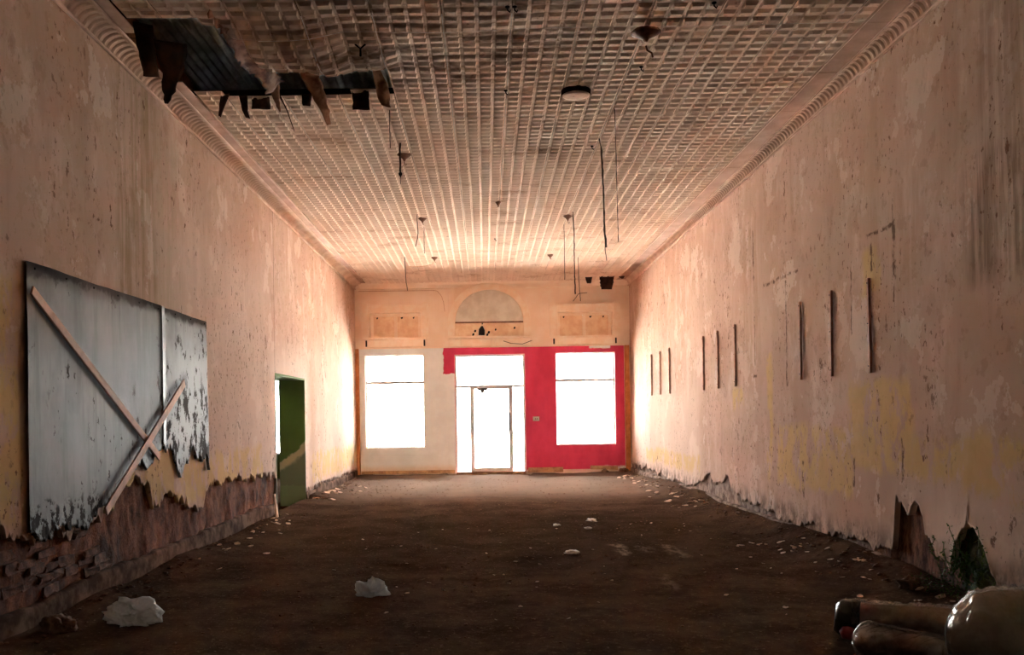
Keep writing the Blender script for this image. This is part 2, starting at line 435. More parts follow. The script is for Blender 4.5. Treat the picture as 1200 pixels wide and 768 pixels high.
# painted sheet metal on the left wall
t = NT('peeling_grey_sheet', .7, 0, .12)
f = t.noise((1.2, 1.2, .7), 5, .65)
c = t.mix(t.step(f, .36, .64), S((108, 104, 104)), S((134, 130, 128)))
c = t.mix(t.math('MULTIPLY', t.step(t.noise((6, 6, .6), 5, .65), .5, .66), .45), c, S((86, 82, 82)))
w = t.wob(.14, 4.5, 5)
c = t.mix(t.math('MULTIPLY', t.box(w, 1, 2, 9.6, 11.3, 1.0, 2.35, .25), .6), c, S((186, 184, 180)))
sp = t.step(t.noise((9, 9, 6), 5, .72), .60, .625)
sp = t.math('MULTIPLY', sp, t.step(t.noise(1.1, 2, .5), .45, .58))
lo = t.math('MULTIPLY', t.box(w, 1, 2, 9.3, 11.3, .9, 2.0, .2), t.step(t.noise((5.5, 5.5, 3.6), 5, .72), .535, .56))
lo2 = t.math('MULTIPLY', t.box(w, 1, 2, 6.5, 9.0, .5, .92, .06), t.step(t.noise((9, 9, 8), 5, .7), .49, .53))
up = t.box(w, 1, 2, 6.5, 11.5, 2.68, 3, .03)
sp = t.math('MAXIMUM', t.math('MAXIMUM', sp, lo), t.math('MAXIMUM', lo2, t.math('MULTIPLY', up, .7)))
c = t.mix(t.math('MULTIPLY', sp, .92), c, S((52, 40, 34)))
t.color(c); t.rough(t.step(sp, 0, 1, .55, .9)); t.bump(t.math('SUBTRACT', t.noise((2, 2, 1.2), 4, .6), t.math('MULTIPLY', sp, .2)), .35, .03); M['sheet'] = t.m
# bundles and bags
t = NT('white_plastic_bag', .35, 0, .4)
t.color(S((232, 230, 226))); nb = t.bump(t.noise(18, 5, .7), 1.0, .05)
tl = t.n.new('ShaderNodeBsdfTranslucent'); tl.inputs[0].default_value = (.9, .89, .87, 1); mx = t.n.new('ShaderNodeMixShader'); mx.inputs[0].default_value = .35
t.l.new(t.b.outputs[0], mx.inputs[1]); t.l.new(tl.outputs[0], mx.inputs[2]); t.l.new(mx.outputs[0], t.n['Material Output'].inputs[0]); M['bag'] = t.m
def film(name):
    m = bpy.data.materials.new(name); m.use_nodes = True; n = m.node_tree.nodes; l = m.node_tree.links
    n.clear(); o = n.new('ShaderNodeOutputMaterial'); x = n.new('ShaderNodeMixShader')
    tr = n.new('ShaderNodeBsdfTransparent'); tr.inputs[0].default_value = (.93, .93, .93, 1)
    gl = n.new('ShaderNodeBsdfGlossy'); gl.inputs['Roughness'].default_value = .09
    lw = n.new('ShaderNodeFresnel'); lw.inputs[0].default_value = 1.6
    tc = n.new('ShaderNodeTexCoord'); mp = n.new('ShaderNodeVectorMath'); mp.operation = 'MULTIPLY'; mp.inputs[1].default_value = (26, 8, 7)
    ns = n.new('ShaderNodeTexNoise'); ns.inputs['Scale'].default_value = 1; ns.inputs['Detail'].default_value = 4; ns.inputs['Distortion'].default_value = .6
    bp = n.new('ShaderNodeBump'); bp.inputs['Strength'].default_value = .9; bp.inputs['Distance'].default_value = .03
    l.new(tc.outputs['Object'], mp.inputs[0]); l.new(mp.outputs[0], ns.inputs['Vector']); l.new(ns.outputs['Fac'], bp.inputs['Height'])
    l.new(bp.outputs[0], gl.inputs['Normal']); l.new(bp.outputs[0], lw.inputs['Normal'])
    ad = n.new('ShaderNodeMath'); ad.operation = 'ADD'; ad.inputs[1].default_value = .05; l.new(lw.outputs[0], ad.inputs[0])
    l.new(ad.outputs[0], x.inputs[0]); l.new(tr.outputs[0], x.inputs[1]); l.new(gl.outputs[0], x.inputs[2]); l.new(x.outputs[0], o.inputs[0])
    return m
M['film'] = film('clear_wrap_film')
M['carpet'] = simple('brown_carpet_back', (216, 186, 162), (190, 160, 138), 14, .95, .5, bs=60)
M['carpet2'] = simple('dark_carpet_back', (184, 154, 132), (160, 132, 112), 14, .95, .5, bs=60)
M['carpet3'] = simple('grey_carpet_back', (236, 224, 208), (214, 200, 184), 14, .95, .5, bs=60)
M['black_plastic'] = simple('black_plastic', (22, 20, 20), (14, 13, 13), 10, .25, .6, bs=14, spec=.5)
M['pink'] = simple('pink_plastic', (196, 92, 92), (168, 70, 72), 10, .5, .3)
M['flake'] = simple('plaster_flake', (240, 214, 196), (216, 184, 164), 9, .85, .2)
M['white_scrap'] = simple('white_scrap', (226, 222, 214), (206, 200, 192), 12, .7, .3)
M['rubble'] = simple('mud_rubble', (132, 102, 82), (96, 72, 56), 12, .95, .7, bs=30, bd=.01)
M['leaf'] = simple('weed_leaf', (96, 126, 48), (66, 92, 34), 12, .6, .1)
M['moss'] = simple('moss', (70, 86, 40), (48, 58, 30), 20, .95, .8, bs=60, bd=.01)

# ================================================================== THE SETTING
# ---- outside: pavement and street, full daylight
g = MB().box(-40, 40, YF + .36, YF + 4.0, -.25, -.02).build('ground', M['ground']); struct(g, 'pale sunlit pavement outside the shop front')
g = MB().box(-60, 60, YF + 4.0, YF + 60, -.4, -.17).build('ground', M['asphalt']); struct(g, 'sunlit street beyond the pavement')

# ---- dirt floor (height field with banks along the walls)
def floor_h(X, Y):
    h = fbm(X*.5, Y*.5, 3, .5)*.030 + fbm(X*3, Y*2.2, 4, .6)*.010 + fbm(X*13, Y*11, 2)*.005
    h = h + .13*np.exp(-((XR - X)/.35)**2)*(0.6 + .8*vnoise(Y*.8, 3.3))*np.clip((24 - Y)/4, .25, 1)
    h = h + .10*np.exp(-((X - XL)/.40)**2)*(0.3 + 1.0*vnoise(Y*.9, 8.8))*np.clip((23 - Y)/4, .2, 1)*np.where((Y > DY0-.2) & (Y < DY1+.2), .35, 1)
    h = h + .05*np.exp(-((Y - YF)/.5)**2)*(.2 + vnoise(X*1.3, 5.1))*np.where((X > -1) & (X < 1.2), .2, 1)
    # shallow wheel ruts
    for x0, sl in ((-1.1, -.03), (-.2, -.02), (.9, .03)):
        h = h - .014*np.exp(-((X - x0 - sl*(Y-15))/.12)**2)*(vnoise(Y*.5, x0*3) > .25)
    return h - .02
xs = np.arange(XL - .02, XR + .06, .045); ys = np.concatenate([np.arange(YB, 5, .3), np.arange(5, 11, .03), np.arange(11, YF + .05, .055)])
Xg, Yg = np.meshgrid(xs, ys, indexing='ij')
P = np.stack([Xg, Yg, floor_h(Xg, Yg)], -1)
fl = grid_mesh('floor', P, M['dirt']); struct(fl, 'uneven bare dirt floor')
slab = MB().box(-10, XR + .5, YB - .4, YF + .34, -.5, -.16).build('subsoil', M['dirt'], fl)
def fh(x, y): return float(floor_h(np.array(x, float), np.array(y, float)))

# ---- left wall: core with the doorway, exposed earth face, plaster skin
wl = MB()
wl.box(-3.90, -3.47, YB, DY0, -.2, ZR).box(-3.87, -3.47, DY1, YF + .35, -.2, ZR).box(-3.90, -3.47, DY0, DY1, DZ, ZR)
wall_left = wl.build('wall_left', M['earth']); struct(wall_left, 'long left wall of peeling pink plaster over bare earth')

def skin(name, X, side, y0, y1, edge, m, parent, curl, seed, door=None, zt=None):
    """plaster coat on a side wall: ragged lower edge, slightly curled out, with a visible thickness"""
    zt = zt or ZC + .04
    ys = np.arange(y0, y1 + .001, .020)
    rows = []
    for y in ys:
        e = edge(y)
        cu = curl*(0.4 + .9*float(vnoise(y*3.1, seed*5.5)))
        if door and door[0] - .001 <= y <= door[1] + .001: e = DZ; cu = 0
        zz = [e, e + .015, e + .05, e + .12, e + .3, e + .7, zt]
        dd = [cu, cu*.85, cu*.5, cu*.2, 0, 0, 0]
        w = [float(fbm(y*.5, z*.5 + seed, 2))*.006 for z in zz]
        back = (X + side*.05, y, e + .004)
        rows.append([back] + [(X - side*(d + ww), y, z) for d, ww, z in zip(dd, w, zz)])
    P = np.array(rows)
    mask = np.ones((len(ys)-1, P.shape[1]-1), bool)
    if door:
        # keep the two jamb edges sharp
        mask[:, :] = True
    return grid_mesh(name, P, m, parent, smooth=True, mask=mask, flip=(side < 0))

def left_edge(y):
    k = np.interp(y, [5, 6.4, 6.8, 7.2, 7.9, 8.3, 8.74, 9.1, 9.5, 9.9, 10.3, 10.7, 11.0, 11.3, 12.4, 13.4, 14.3, 14.9, 17.4, 19, 21, 24.3],
                     [.8, .80, .62, .70, .66, .80, .98, .95, .78, .82, .74, .58, .55, .82, .80, .74, .80, .66, .22, .26, .22, .20])
    a = .10 if y < 15 else .05
    e = k + f1(y, 1.6, 1)*a + f1(y, 6, 2, 3)*a*.9 + max(0, f1(y, 17, 5, 2))*-.13 + f1(y, 31, 6, 2)*.03
    return max(e, .16)
# thickness of the skin is real: earth face sits 4-7 cm behind it
ys = np.arange(4.5, DY0 + .02, .035); zs = np.arange(-.02, 1.4, .035)
Yg, Zg = np.meshgrid(ys, zs, indexing='ij')
Xs = XL - .035 + fbm(Yg*3, Zg*2.2, 5, .6)*.030 + fbm(Yg*12, Zg*5, 2)*.008
grid_mesh('earth_face', np.stack([Xs, Yg, Zg], -1), M['earth'], wall_left, flip=True)
ys = np.arange(DY1, YF + .1, .06); zs = np.arange(-.02, .9, .06)
Yg, Zg = np.meshgrid(ys, zs, indexing='ij')
Xs = XL - .02 + fbm(Yg*3, Zg*2.2, 4, .6)*.015
grid_mesh('earth_face', np.stack([Xs, Yg, Zg], -1), M['render'], wall_left, flip=True)
skin('plaster_coat', XL, -1, 4.5, DY0, left_edge, M['plaster_left'], wall_left, .010, 1)
skin('plaster_coat', XL, -1, DY1, YF + .02, left_edge, M['plaster_left'], wall_left, .012, 2)
skin('plaster_coat', XL, -1, DY0, DY1, lambda y: DZ + f1(y, 3, 3)*.012, M['plaster_left'], wall_left, 0, 3)
MB().box(XL-.07, XL, YB, 4.52, 0, ZC).build('plaster_coat', M['plaster_left'], wall_left)
# jambs and lintel of the doorway
MB().box(-3.88, XL+.005, DY1-.012, DY1+.02, -.1, DZ).build('far_jamb', M['green'], wall_left)
MB().box(-3.92, XL+.005, DY0-.02, DY0+.012, -.1, DZ).build('near_jamb', M['green'], wall_left)
MB().box(-3.92, XL+.005, DY0, DY1, DZ-.012, DZ+.02).build('lintel', M['green'], wall_left)
# crumbling courses of mud brick where the coat has fallen away in the near corner
brick_meshes = []
for k in range(8):
    hw = RNG.uniform(.08, .15); hh = RNG.uniform(.032, .05)
    m_ = MB().bbox(-.05, .05, -hw, hw, -hh, hh, .012)
    m_.v = [(x + RNG.uniform(-.014, .014), y + RNG.uniform(-.03, .03), z + RNG.uniform(-.014, .014)) for x, y, z in m_.v]
    o = m_.build('brick', M['brick'], wall_left); brick_meshes.append(o.data); bpy.data.objects.remove(o)
for r in range(6):
    z = .255 + r*.088
    y = 5.75 + (r % 2)*.12
    while y < 8.35 - r*.12:
        if RNG.rand() < .62 and z + .05 < left_edge(y):
            b = link('brick', brick_meshes[RNG.randint(8)], wall_left, (XL - .062 + RNG.uniform(-.018, .016), y + RNG.uniform(-.04, .04), z + RNG.uniform(-.02, .02)))
            b.rotation_euler = (RNG.uniform(-.05, .05), RNG.uniform(-.06, .06), RNG.uniform(-.06, .06))
        y += .245

# ---- right wall
wall_right = MB().box(XR + .09, XR + .5, YB, YF + .35, -.2, ZR).build('wall_right', M['render']); struct(wall_right, 'long right wall of stained pink plaster with crumbling foot')
def right_edge(y):
    e = .20 + .10*f1(y, .8, 11) + .08*f1(y, 5, 12, 2) + .05*f1(y, 19, 13, 2)
    e += np.interp(y, [13.5, 14.5, 15.5, 16, 17.0], [0, .22, .16, .26, 0])*(.6+.8*float(vnoise(y*3, 2.2)))
    e += np.interp(y, [19.5, 20.2, 21, 23], [0, .10, .16, .05])*float(vnoise(y*4, 6.2))
    # two big losses near the camera
    e = max(e, np.interp(y, [7.62, 7.72, 7.82, 7.95, 8.02, 8.06, 8.12, 8.2, 8.28, 8.33, 8.42, 8.52, 8.60, 8.66, 8.72], [.1, .30, .26, .46, .48, .62, .70, .71, .66, .58, .66, .70, .76, .40, .1]) + .05*f1(y, 22, 14))
    e = max(e, np.interp(y, [6.82, 6.90, 7.0, 7.12, 7.22, 7.30, 7.325, 7.345, 7.45, 7.52, 7.58, 7.64], [.1, .24, .34, .52, .60, .64, .78, .60, .54, .46, .28, .1]) + .04*f1(y, 22, 15))
    return e
ys = np.arange(4.5, YF + .1, .045); zs = np.arange(-.02, 1.0, .04)
Yg, Zg = np.meshgrid(ys, zs, indexing='ij')
deep = np.where((Yg > 6.7) & (Yg < 8.75), .035, 0.0)
Xs = XR + .028 + deep + fbm(Yg*3.3, Zg*2.4, 5, .6)*.022
near = (ys[:-1] < 8.9)
P = np.stack([Xs, Yg, Zg], -1)
mk = np.zeros((len(ys)-1, len(zs)-1), bool); mk[near] = True
grid_mesh('earth_face', P, M['earth_dark'], wall_right, mask=mk)
grid_mesh('earth_face', P, M['render'], wall_right, mask=~mk)
skin('plaster_coat', XR, 1, 4.5, YF + .02, right_edge, M['plaster_right'], wall_right, .010, 4)
MB().box(XR, XR+.1, YB, 4.52, 0, ZC).build('plaster_coat', M['plaster_right'], wall_right)

# ---- concrete curbs along both walls
def curb(name, X, side, y0, y1, h, d, m, seed, label, gaps=()):
    ys = np.arange(y0, y1, .06); rows = []
    for y in ys:
        hh = h*(1 + .22*f1(y, .9, seed) + .12*f1(y, 9, seed)) ; dd = d*(1 + .3*f1(y, 2.2, seed+1))
        if any(a < y < b for a, b in gaps): hh *= .55
        rows.append([(X + side*.05, y, hh), (X - side*dd*.45, y, hh*1.0), (X - side*dd*.85, y, hh*.9), (X - side*dd, y, hh*.65), (X - side*dd*1.05, y, -.1)])
    return struct(grid_mesh(name, np.array(rows), m, None, smooth=True, flip=(side < 0)), label)
curb('baseboard_left', XL, -1, 4.5, DY0, .205, .035, M['curb'], 21, 'low pale concrete curb at the foot of the left wall')
curb('baseboard_left', XL, -1, DY1, YF, .17, .03, M['curb'], 24, 'low pale curb between side doorway and shop front')
curb('baseboard_right', XR, 1, 8.6, YF, .13, .035, M['curb_right'], 27, 'worn grey curb at the foot of the right wall')

# ---- rear wall, roof, attic
struct(MB().box(-3.9, XR + .5, YB - .4, YB, -.2, ZR).build('wall_rear', M['earth_dark']), 'rear wall behind the viewer')
roof = MB()
xs = np.arange(-4.0, XR + .6, .02); pr = [(x, ZR + .018*math.sin(x*2*math.pi/.10)) for x in xs]
P = np.array([[(x, y, z) for x, z in pr] for y in (YB - .4, 8.9, YF + .34)])
ro = grid_mesh('roof', P, M['roof_metal'], None); struct(ro, 'corrugated metal roof seen through the torn ceiling')
MB().box(-9.5, XR + .6, YB - .5, YF + .34, ZR + .03, ZR + .10).build('roof_deck', M['joist'], ro)
for y in np.arange(3.35, 24, 2.4384):
    MB().box(XL - .1, XR + .1, y, y + .05, ZC + .10, ZC + .30).build('joist', M['joist'], ro)

# ---- tin ceiling: 2 ft x 8 ft pressed sheets, six-inch cells
ceiling = MB().box(XL, XR, YB, 3.44, ZC, ZC + .03).build('ceiling', M['tin']); struct(ceiling, 'pressed tin ceiling of small cushioned cells, sagging and rust-stained')
PX, PY = .1524, .1524
SX = [.28 + .6096*k for k in range(-5, 6)]            # long seams
SY = [8.33 + 2.4384*k for k in range(-2, 7)]          # cross seams
CX0, CX1 = -3.073, 3.48
def sag(x, y):
    s = fbm(x*.8, y*.55, 3)*.010 + fbm(x*.5 + 4, y*2.2, 2)*.007
    amp = np.exp(-((x + .6)/1.5)**2 - ((y - 8.6)/1.6)**2)
    s = s + fbm(x*1.1 + 9, y*2.6, 3)*.030*amp - .02*amp
    # sheets hanging slack beside the hole
    s = s - .13*np.exp(-((y - 8.75)/.55)**2)*np.clip(1 - abs((x + 1.85)/.55)**3, 0, 1)*(y < 9.6)
    s = s - .07*np.exp(-((y - 9.0)/.30)**2)*np.clip(1 - abs((x + 1.24)/.45)**3, 0, 1)*(y < 9.6)
    # slack along the cross seams
    d = np.abs(((y - 8.33)/2.4384 + .5) % 1 - .5)*2.4384
    s = s - .016*np.exp(-(d/.05)**2)*vnoise(x*1.7, y*.4)*1.4
    return np.minimum(s, .018)
def in_hole(x, y):
    n = .10*float(fbm(x*4, y*4, 3))
    if x < -2.80: return 7.95 + n < y < 9.85 + n
    if x < -2.16: return 7.98 + .5*max(0, (x + 2.5))/.34 + n < y < 10.02 + n
    if x < -1.55: return 9.05 + n*.6 < y < 10.0 + n*1.3
    if x < -.98: return 9.22 + n*.4 < y < 9.92 + n
    if 2.46 < x < 2.72 and 23.5 < y < 23.9: return True
    if 3.0 < x < 3.32 and 23.55 < y: return True
    return False
def cell(mb, x0, x1, y0, y1):
    ins, hgt = .020, .0
    ix0, ix1, iy0, iy1 = x0 + .013, x1 - .013, y0 + .012, y1 - .008
    jx0, jx1, jy0, jy1 = x0 + .026, x1 - .026, y0 + .052, y1 - .036
    pts = [(x0,y0,0),(x1,y0,0),(x1,y1,0),(x0,y1,0),(ix0,iy0,0),(ix1,iy0,0),(ix1,iy1,0),(ix0,iy1,0),
           (jx0,jy0,-.020),(jx1,jy0,-.020),(jx1,jy1,-.016),(jx0,jy1,-.016)]
    a = np.array(pts); a[:,2] += ZC + sag(a[:,0], a[:,1])
    mb.add(a.tolist(), [(0,4,5,1),(1,5,6,2),(2,6,7,3),(3,7,4,0),(4,8,9,5),(5,9,10,6),(6,10,11,7),(7,11,8,4),(8,11,10,9)])
cols = [CX0] + [s for s in SX if s > CX0 + .05] + [CX1]
for i in range(len(cols)-1):
    xa, xb = cols[i], cols[i+1]
    nx = max(1, round((xb - xa)/PX))
    for j in range(len(SY)):
        ya = SY[j]; yb = min(ya + 2.4384, YF)
        ny = max(1, round((yb - ya)/PY))
        mb = MB()
        for a in range(nx):
            for b in range(ny):
                x0 = xa + (xb-xa)*a/nx; x1 = xa + (xb-xa)*(a+1)/nx
                y0 = ya + (yb-ya)*b/ny; y1 = ya + (yb-ya)*(b+1)/ny
                if in_hole((x0+x1)/2, (y0+y1)/2): continue
                if a == 0: x0 += .004
                if b == 0: y0 += .005
                cell(mb, x0, x1, y0, y1)
        if mb.v: mb.build('ceiling_sheet', M['tin'], ceiling, fix=False)
# shallow dark gap above seams is simply the attic; flat border strips, beads and cornice
def strips(x0, x1, z, m, name, skip=()):
    k = 0
    for j in range(len(SY)*2 - 1):
        y0 = SY[0] + j*1.2192; y1 = min(y0 + 1.213, YF)
        if y1 - y0 < .2: continue
        if any(a < (y0+y1)/2 < b for a, b in skip): continue
        MB().bbox(x0, x1, y0, y1, z - .012 + .004*RNG.rand(), z + .004, .003).build(name, m, ceiling)
strips(-3.235, -3.09, ZC, M['tin_band'], 'border_strip', skip=((7.9, 9.7),))
strips(3.49, 3.72, ZC, M['tin_band'], 'border_strip')
def bead(x, y0, y1, z, r, name, parent):
    MB().tube([(x, y, z) for y in np.arange(y0, y1 + .1, .9)], r, 8).build(name, M['tin_trim'], parent, True)

def cornice(name, xw, xi, side, label):
    """cove between wall face xw and ceiling edge xi, with raised ribs pressed across it"""
    n = 7; prof = []
    for k in range(n):
        a = k/(n-1)*math.pi/2
        prof.append((xw - side*.004 - side*(1 - math.cos(a))*abs(xw - xi)*.96, ZK + .03 + math.sin(a)*(ZC - ZK - .05)))
    P = np.array([[(x, y, z) for x, z in prof] for y in (SY[0], 9.0, 12.0, 16.0, 20.0, YF)])
    c = grid_mesh(name, P, M['tin_trim'], None); struct(c, label)
    MB().bbox(min(xw, xw - side*.035), max(xw, xw - side*.035), SY[0], YF, ZK, ZK + .032, .008).build('foot_moulding', M['tin_trim'], c)
    MB().bbox(min(xi - side*.03, xi + side*.02), max(xi - side*.03, xi + side*.02), SY[0], YF, ZC - .028, ZC, .006).build('top_moulding', M['tin_trim'], c)
    # rib: a small half-round bar following the cove
    def rib(mb, y0):
        vs = []; w = .055
        for (x, z), k in zip(prof, range(n)):
            a = k/(n-1)*math.pi/2
            nx, nz = -side*math.cos(a), -math.sin(a)
            # outward normal of the cove (towards the room)
            nx, nz = (-side*math.cos(math.pi/2 - a) if False else -side*(.75)), -.66
            vs += [(x, y0 - w/2, z), (x + nx*.016, y0 - w*.2, z + nz*.016), (x + nx*.016, y0 + w*.2, z + nz*.016), (x, y0 + w/2, z)]
        fs = [(i*4+q, i*4+q+1, (i+1)*4+q+1, (i+1)*4+q) for i in range(n-1) for q in range(3)]
        mb.add(vs, fs)
    m0 = MB(); rib(m0, 0); proto = m0.build('rib', M['tin_trim'], c, True, fix=True)
    proto.location.y = 5.0
    y = 5.1
    while y < 15.0:
        link('rib', proto.data, c, (0, y, 0)); y += .1
    far = MB()
    while y < YF - .05: rib(far, y); y += .1
    tag(far.build('ribs', M['tin_trim'], c, True, fix=True), kind='stuff')
    return c
corn_l = cornice('trim_1', XL, -3.235, -1, 'ribbed tin cornice along the top of the left wall')
corn_r = cornice('trim_2', XR, 3.73, 1, 'ribbed tin cornice along the top of the right wall')
bead(-3.085, SY[0], 7.6, ZC - .006, .014, 'bead', corn_l); bead(-3.085, 10.0, YF - .1, ZC - .006, .014, 'bead', corn_l)
bead(3.485, SY[0], YF, ZC - .006, .014, 'bead', corn_r)

# ================================================================== FRONT WALL
wf = MB()
Y0, Y1 = YF, YF + .35
# masonry piers behind the wallboard and above
for a, b, c_, d in [(XL-.6, W1[0], -.2, ZR), (W1[1], DO[0], -.2, 3.3), (DO[1], W2[0], -.2, 3.3), (W2[1], XR+.5, -.2, ZR)]:
    pass
def fbox(a, b, c_, d, y0=Y0, y1=Y1): wf.box(a, b, y0, y1, c_, d)
fbox(-3.95, W1[0], -.2, 3.3); fbox(W1[1], DO[0], -.2, 3.3); fbox(DO[1], W2[0], -.2, 3.3); fbox(W2[1], XR+.5, -.2, 3.3)
fbox(W1[0], W1[1], -.2, W1[2]); fbox(W2[0], W2[1], -.2, W2[2]); fbox(DO[0], DO[1], -.2, .0)
fbox(W1[0], W1[1], W1[3], 3.3); fbox(W2[0], W2[1], W2[3], 3.3); fbox(DO[0], DO[1], DO[3], 3.3)
T1 = (-3.02, -1.67, 3.62, 4.28); T2 = (1.92, 3.37, 3.60, 4.24); AR = (-.775, 1.045, 3.63, 4.01)
acx = (AR[0]+AR[1])/2; arr = (AR[1]-AR[0])/2
fbox(-3.95, T1[0], 3.3, ZR); fbox(T1[1], AR[0], 3.3, ZR); fbox(AR[1], T2[0], 3.3, ZR); fbox(T2[1], XR+.5, 3.3, ZR)
fbox(T1[0], T1[1], 3.3, T1[2]); fbox(T1[0], T1[1], T1[3], ZR); fbox(T2[0], T2[1], 3.3, T2[2]); fbox(T2[0], T2[1], T2[3], ZR); fbox(AR[0], AR[1], 3.3, AR[2])
N = 28
arc = [(acx - arr*math.cos(math.pi*k/N), AR[3] + arr*math.sin(math.pi*k/N)*.975) for k in range(N+1)]
for k in range(N):
    (xa, za), (xb, zb) = arc[k], arc[k+1]
    wf.add([(xa,Y0,za),(xb,Y0,zb),(xb,Y0,ZR),(xa,Y0,ZR),(xa,Y1,za),(xb,Y1,zb),(xb,Y1,ZR),(xa,Y1,ZR)], [(0,1,2,3),(4,7,6,5),(0,4,5,1)])
wall_front = wf.build('wall_front', M['front_plaster']); struct(wall_front, 'cream plastered front wall above the shop windows')
# facing coat outside is the same masonry; wallboard lining inside, with the three openings
def board(name, x0, x1, z0, z1, y0=YF-.035, y1=YF): return MB().box(x0, x1, y0, y1, z0, z1)
wb = MB()
BX0, BX1, BZ0, BZ1 = -3.30, 3.66, .10, 3.335
def bb(a, b, c_, d): wb.box(a, b, YF-.035, YF-.001, c_, d)
bb(BX0, W1[0], BZ0, BZ1); bb(W1[1], DO[0], BZ0, BZ1); bb(DO[1], W2[0], BZ0, BZ1); bb(W2[1], BX1, BZ0, BZ1)
bb(W1[0], W1[1], BZ0, W1[2]); bb(W1[0], W1[1], W1[3], BZ1); bb(W2[0], W2[1], BZ0, W2[2]); bb(W2[0], W2[1], W2[3], BZ1); bb(DO[0], DO[1], DO[3], BZ1)
wbo = wb.build('wall_lining', M['wallboard']); struct(wbo, 'wallboard lining of the shop front, half white and half bright red'); wbo.name = 'wall_front_lining'
# painted reveals of the three openings
def reveal(o, m, name):
    a, b, c_, d = o
    r = MB(); e = .008; y0, y1 = YF-.036, YF+.30
    r.box(a, a+e, y0, y1, c_, d).box(b-e, b, y0, y1, c_, d).box(a, b, y0, y1, d-e, d).box(a, b, y0, y1, c_, c_+e)
    return r.build(name, m, wbo)
M['red_paint'] = simple('red_paint', (204, 58, 96), (190, 48, 84), 4, .65, .1)
M['white_paint'] = simple('white_paint', (234, 226, 214), (224, 214, 200), 4, .65, .1)
M['pink_paint'] = simple('pale_pink_paint', (232, 176, 176), (220, 160, 162), 4, .65, .1)
reveal(W1, M['white_paint'], 'window_reveal'); reveal(W2, M['pink_paint'], 'window_reveal'); reveal(DO, M['pink_paint'], 'door_reveal')

def shop_window(name, o, bar, label):
    a, b, c_, d = o
    e = empty(name, ((a+b)/2, YF+.15, c_)); struct(e, label)
    def add(nm, mb, m): 
        ob = mb.build(nm, m, e); ob.matrix_parent_inverse = Matrix.Translation(-Vector(e.location)); return ob
    y0, y1 = YF+.12, YF+.17; w = .028
    a += .009; b -= .009; c_ += .009; d -= .009
    fr = MB().bbox(a, a+w, y0, y1, c_, d).bbox(b-w, b, y0, y1, c_, d).bbox(a+w, b-w, y0, y1, d-w, d).bbox(a+w, b-w, y0, y1, c_, c_+w)
    add('frame', fr, M['alu'])
    add('glazing_bar', MB().bbox(a+w, b-w, y0, y1, bar-.036, bar+.036), M['alu'])
    add('pane', MB().box(a+w, b-w, y0+.022, y0+.027, bar+.036, d-w), M['glass'])
    add('pane', MB().box(a+w, b-w, y0+.022, y0+.027, c_+w, bar-.036), M['glass'])
    return e
shop_window('window_1', W1, 2.45, 'blown-out shop window in the white half of the front')
shop_window('window_2', W2, 2.445, 'blown-out shop window in the red half of the front')

# ---- glazed entrance: transom light, two sidelights, aluminium door
dr = empty('door_1', (.13, YF+.15, 0)); struct(dr, 'glazed aluminium shop entrance with transom and sidelights')
def dadd(nm, mb, m, parent=None, smooth=False):
    ob = mb.build(nm, m, parent or dr, smooth); ob.matrix_parent_inverse = Matrix.Translation(-Vector(dr.location)); return ob
y0, y1 = YF+.08, YF+.15
a, b, c_, d = DO; a += .009; b -= .009; d -= .009; c_ = .0
LX0, LX1, TZ = -.36, .68, 2.32
fr = MB().bbox(a, a+.045, y0, y1, c_, d).bbox(b-.045, b, y0, y1, c_, d).bbox(a+.045, b-.045, y0, y1, d-.045, d)
dadd('frame', fr, M['alu'])
dadd('transom_bar', MB().bbox(a+.045, b-.045, y0, y1, TZ-.03, TZ+.03), M['alu'])
dadd('mullion', MB().bbox(LX0-.045, LX0+.02, y0+.012, y1, .0, TZ-.03), M['alu']); dadd('mullion', MB().bbox(LX1-.02, LX1+.045, y0+.012, y1, .0, TZ-.03), M['alu'])
dadd('sill', MB().bbox(a, b, y0-.10, y1+.1, -.03, .055), M['plank'])
dadd('pane', MB().box(a+.045, b-.045, y0+.03, y0+.036, TZ+.03, d-.045), M['glass'])
dadd('pane', MB().box(a+.045, LX0-.045, y0+.03, y0+.036, .055, TZ-.03), M['glass'])
dadd('pane', MB().box(LX1+.045, b-.045, y0+.03, y0+.036, .055, TZ-.03), M['glass'])
s = .055
lf = MB().bbox(LX0+.004, LX0+s+.01, y0-.035, y0+.011, .06, TZ-.025).bbox(LX1-s-.01, LX1-.004, y0-.035, y0+.011, .06, TZ-.025)
lf.bbox(LX0+s, LX1-s, y0-.035, y0+.011, TZ-.025-s, TZ-.025).bbox(LX0+s, LX1-s, y0-.035, y0+.011, .06, .17)
leaf = dadd('door_leaf', lf, M['alu'])
def ladd(nm, mb, m):
    ob = mb.build(nm, m, leaf); return ob
ladd('pane', MB().box(LX0+s, LX1-s, y0-.015, y0-.009, .17, TZ-.025-s), M['glass'])
ladd('pull_handle', MB().tube([(LX1-.045, (y0-.04)+.005, 1.52), (LX1-.045, (y0-.04)-.05, 1.50), (LX1-.045, (y0-.04)-.05, 1.22), (LX1-.045, (y0-.04)+.005, 1.20)], .014, 8).bbox(LX1-.075, LX1-.02, (y0-.04)-.01, (y0-.04)+.006, 1.14, 1.62, .004), M['alu_dark'])
ladd('lock_plate', MB().bbox(LX1-.12, LX1-.10, (y0-.04)-.012, (y0-.04)+.006, 1.62, 1.86, .004), M['alu'])
ladd('door_closer', MB().bbox(LX0+.16, LX0+.42, (y0-.04)-.05, (y0-.04)+.004, TZ-.12, TZ-.05, .008).bbox(LX0+.24, LX0+.34, (y0-.04)-.06, (y0-.04), TZ-.18, TZ-.10, .006), M['alu_dark'])

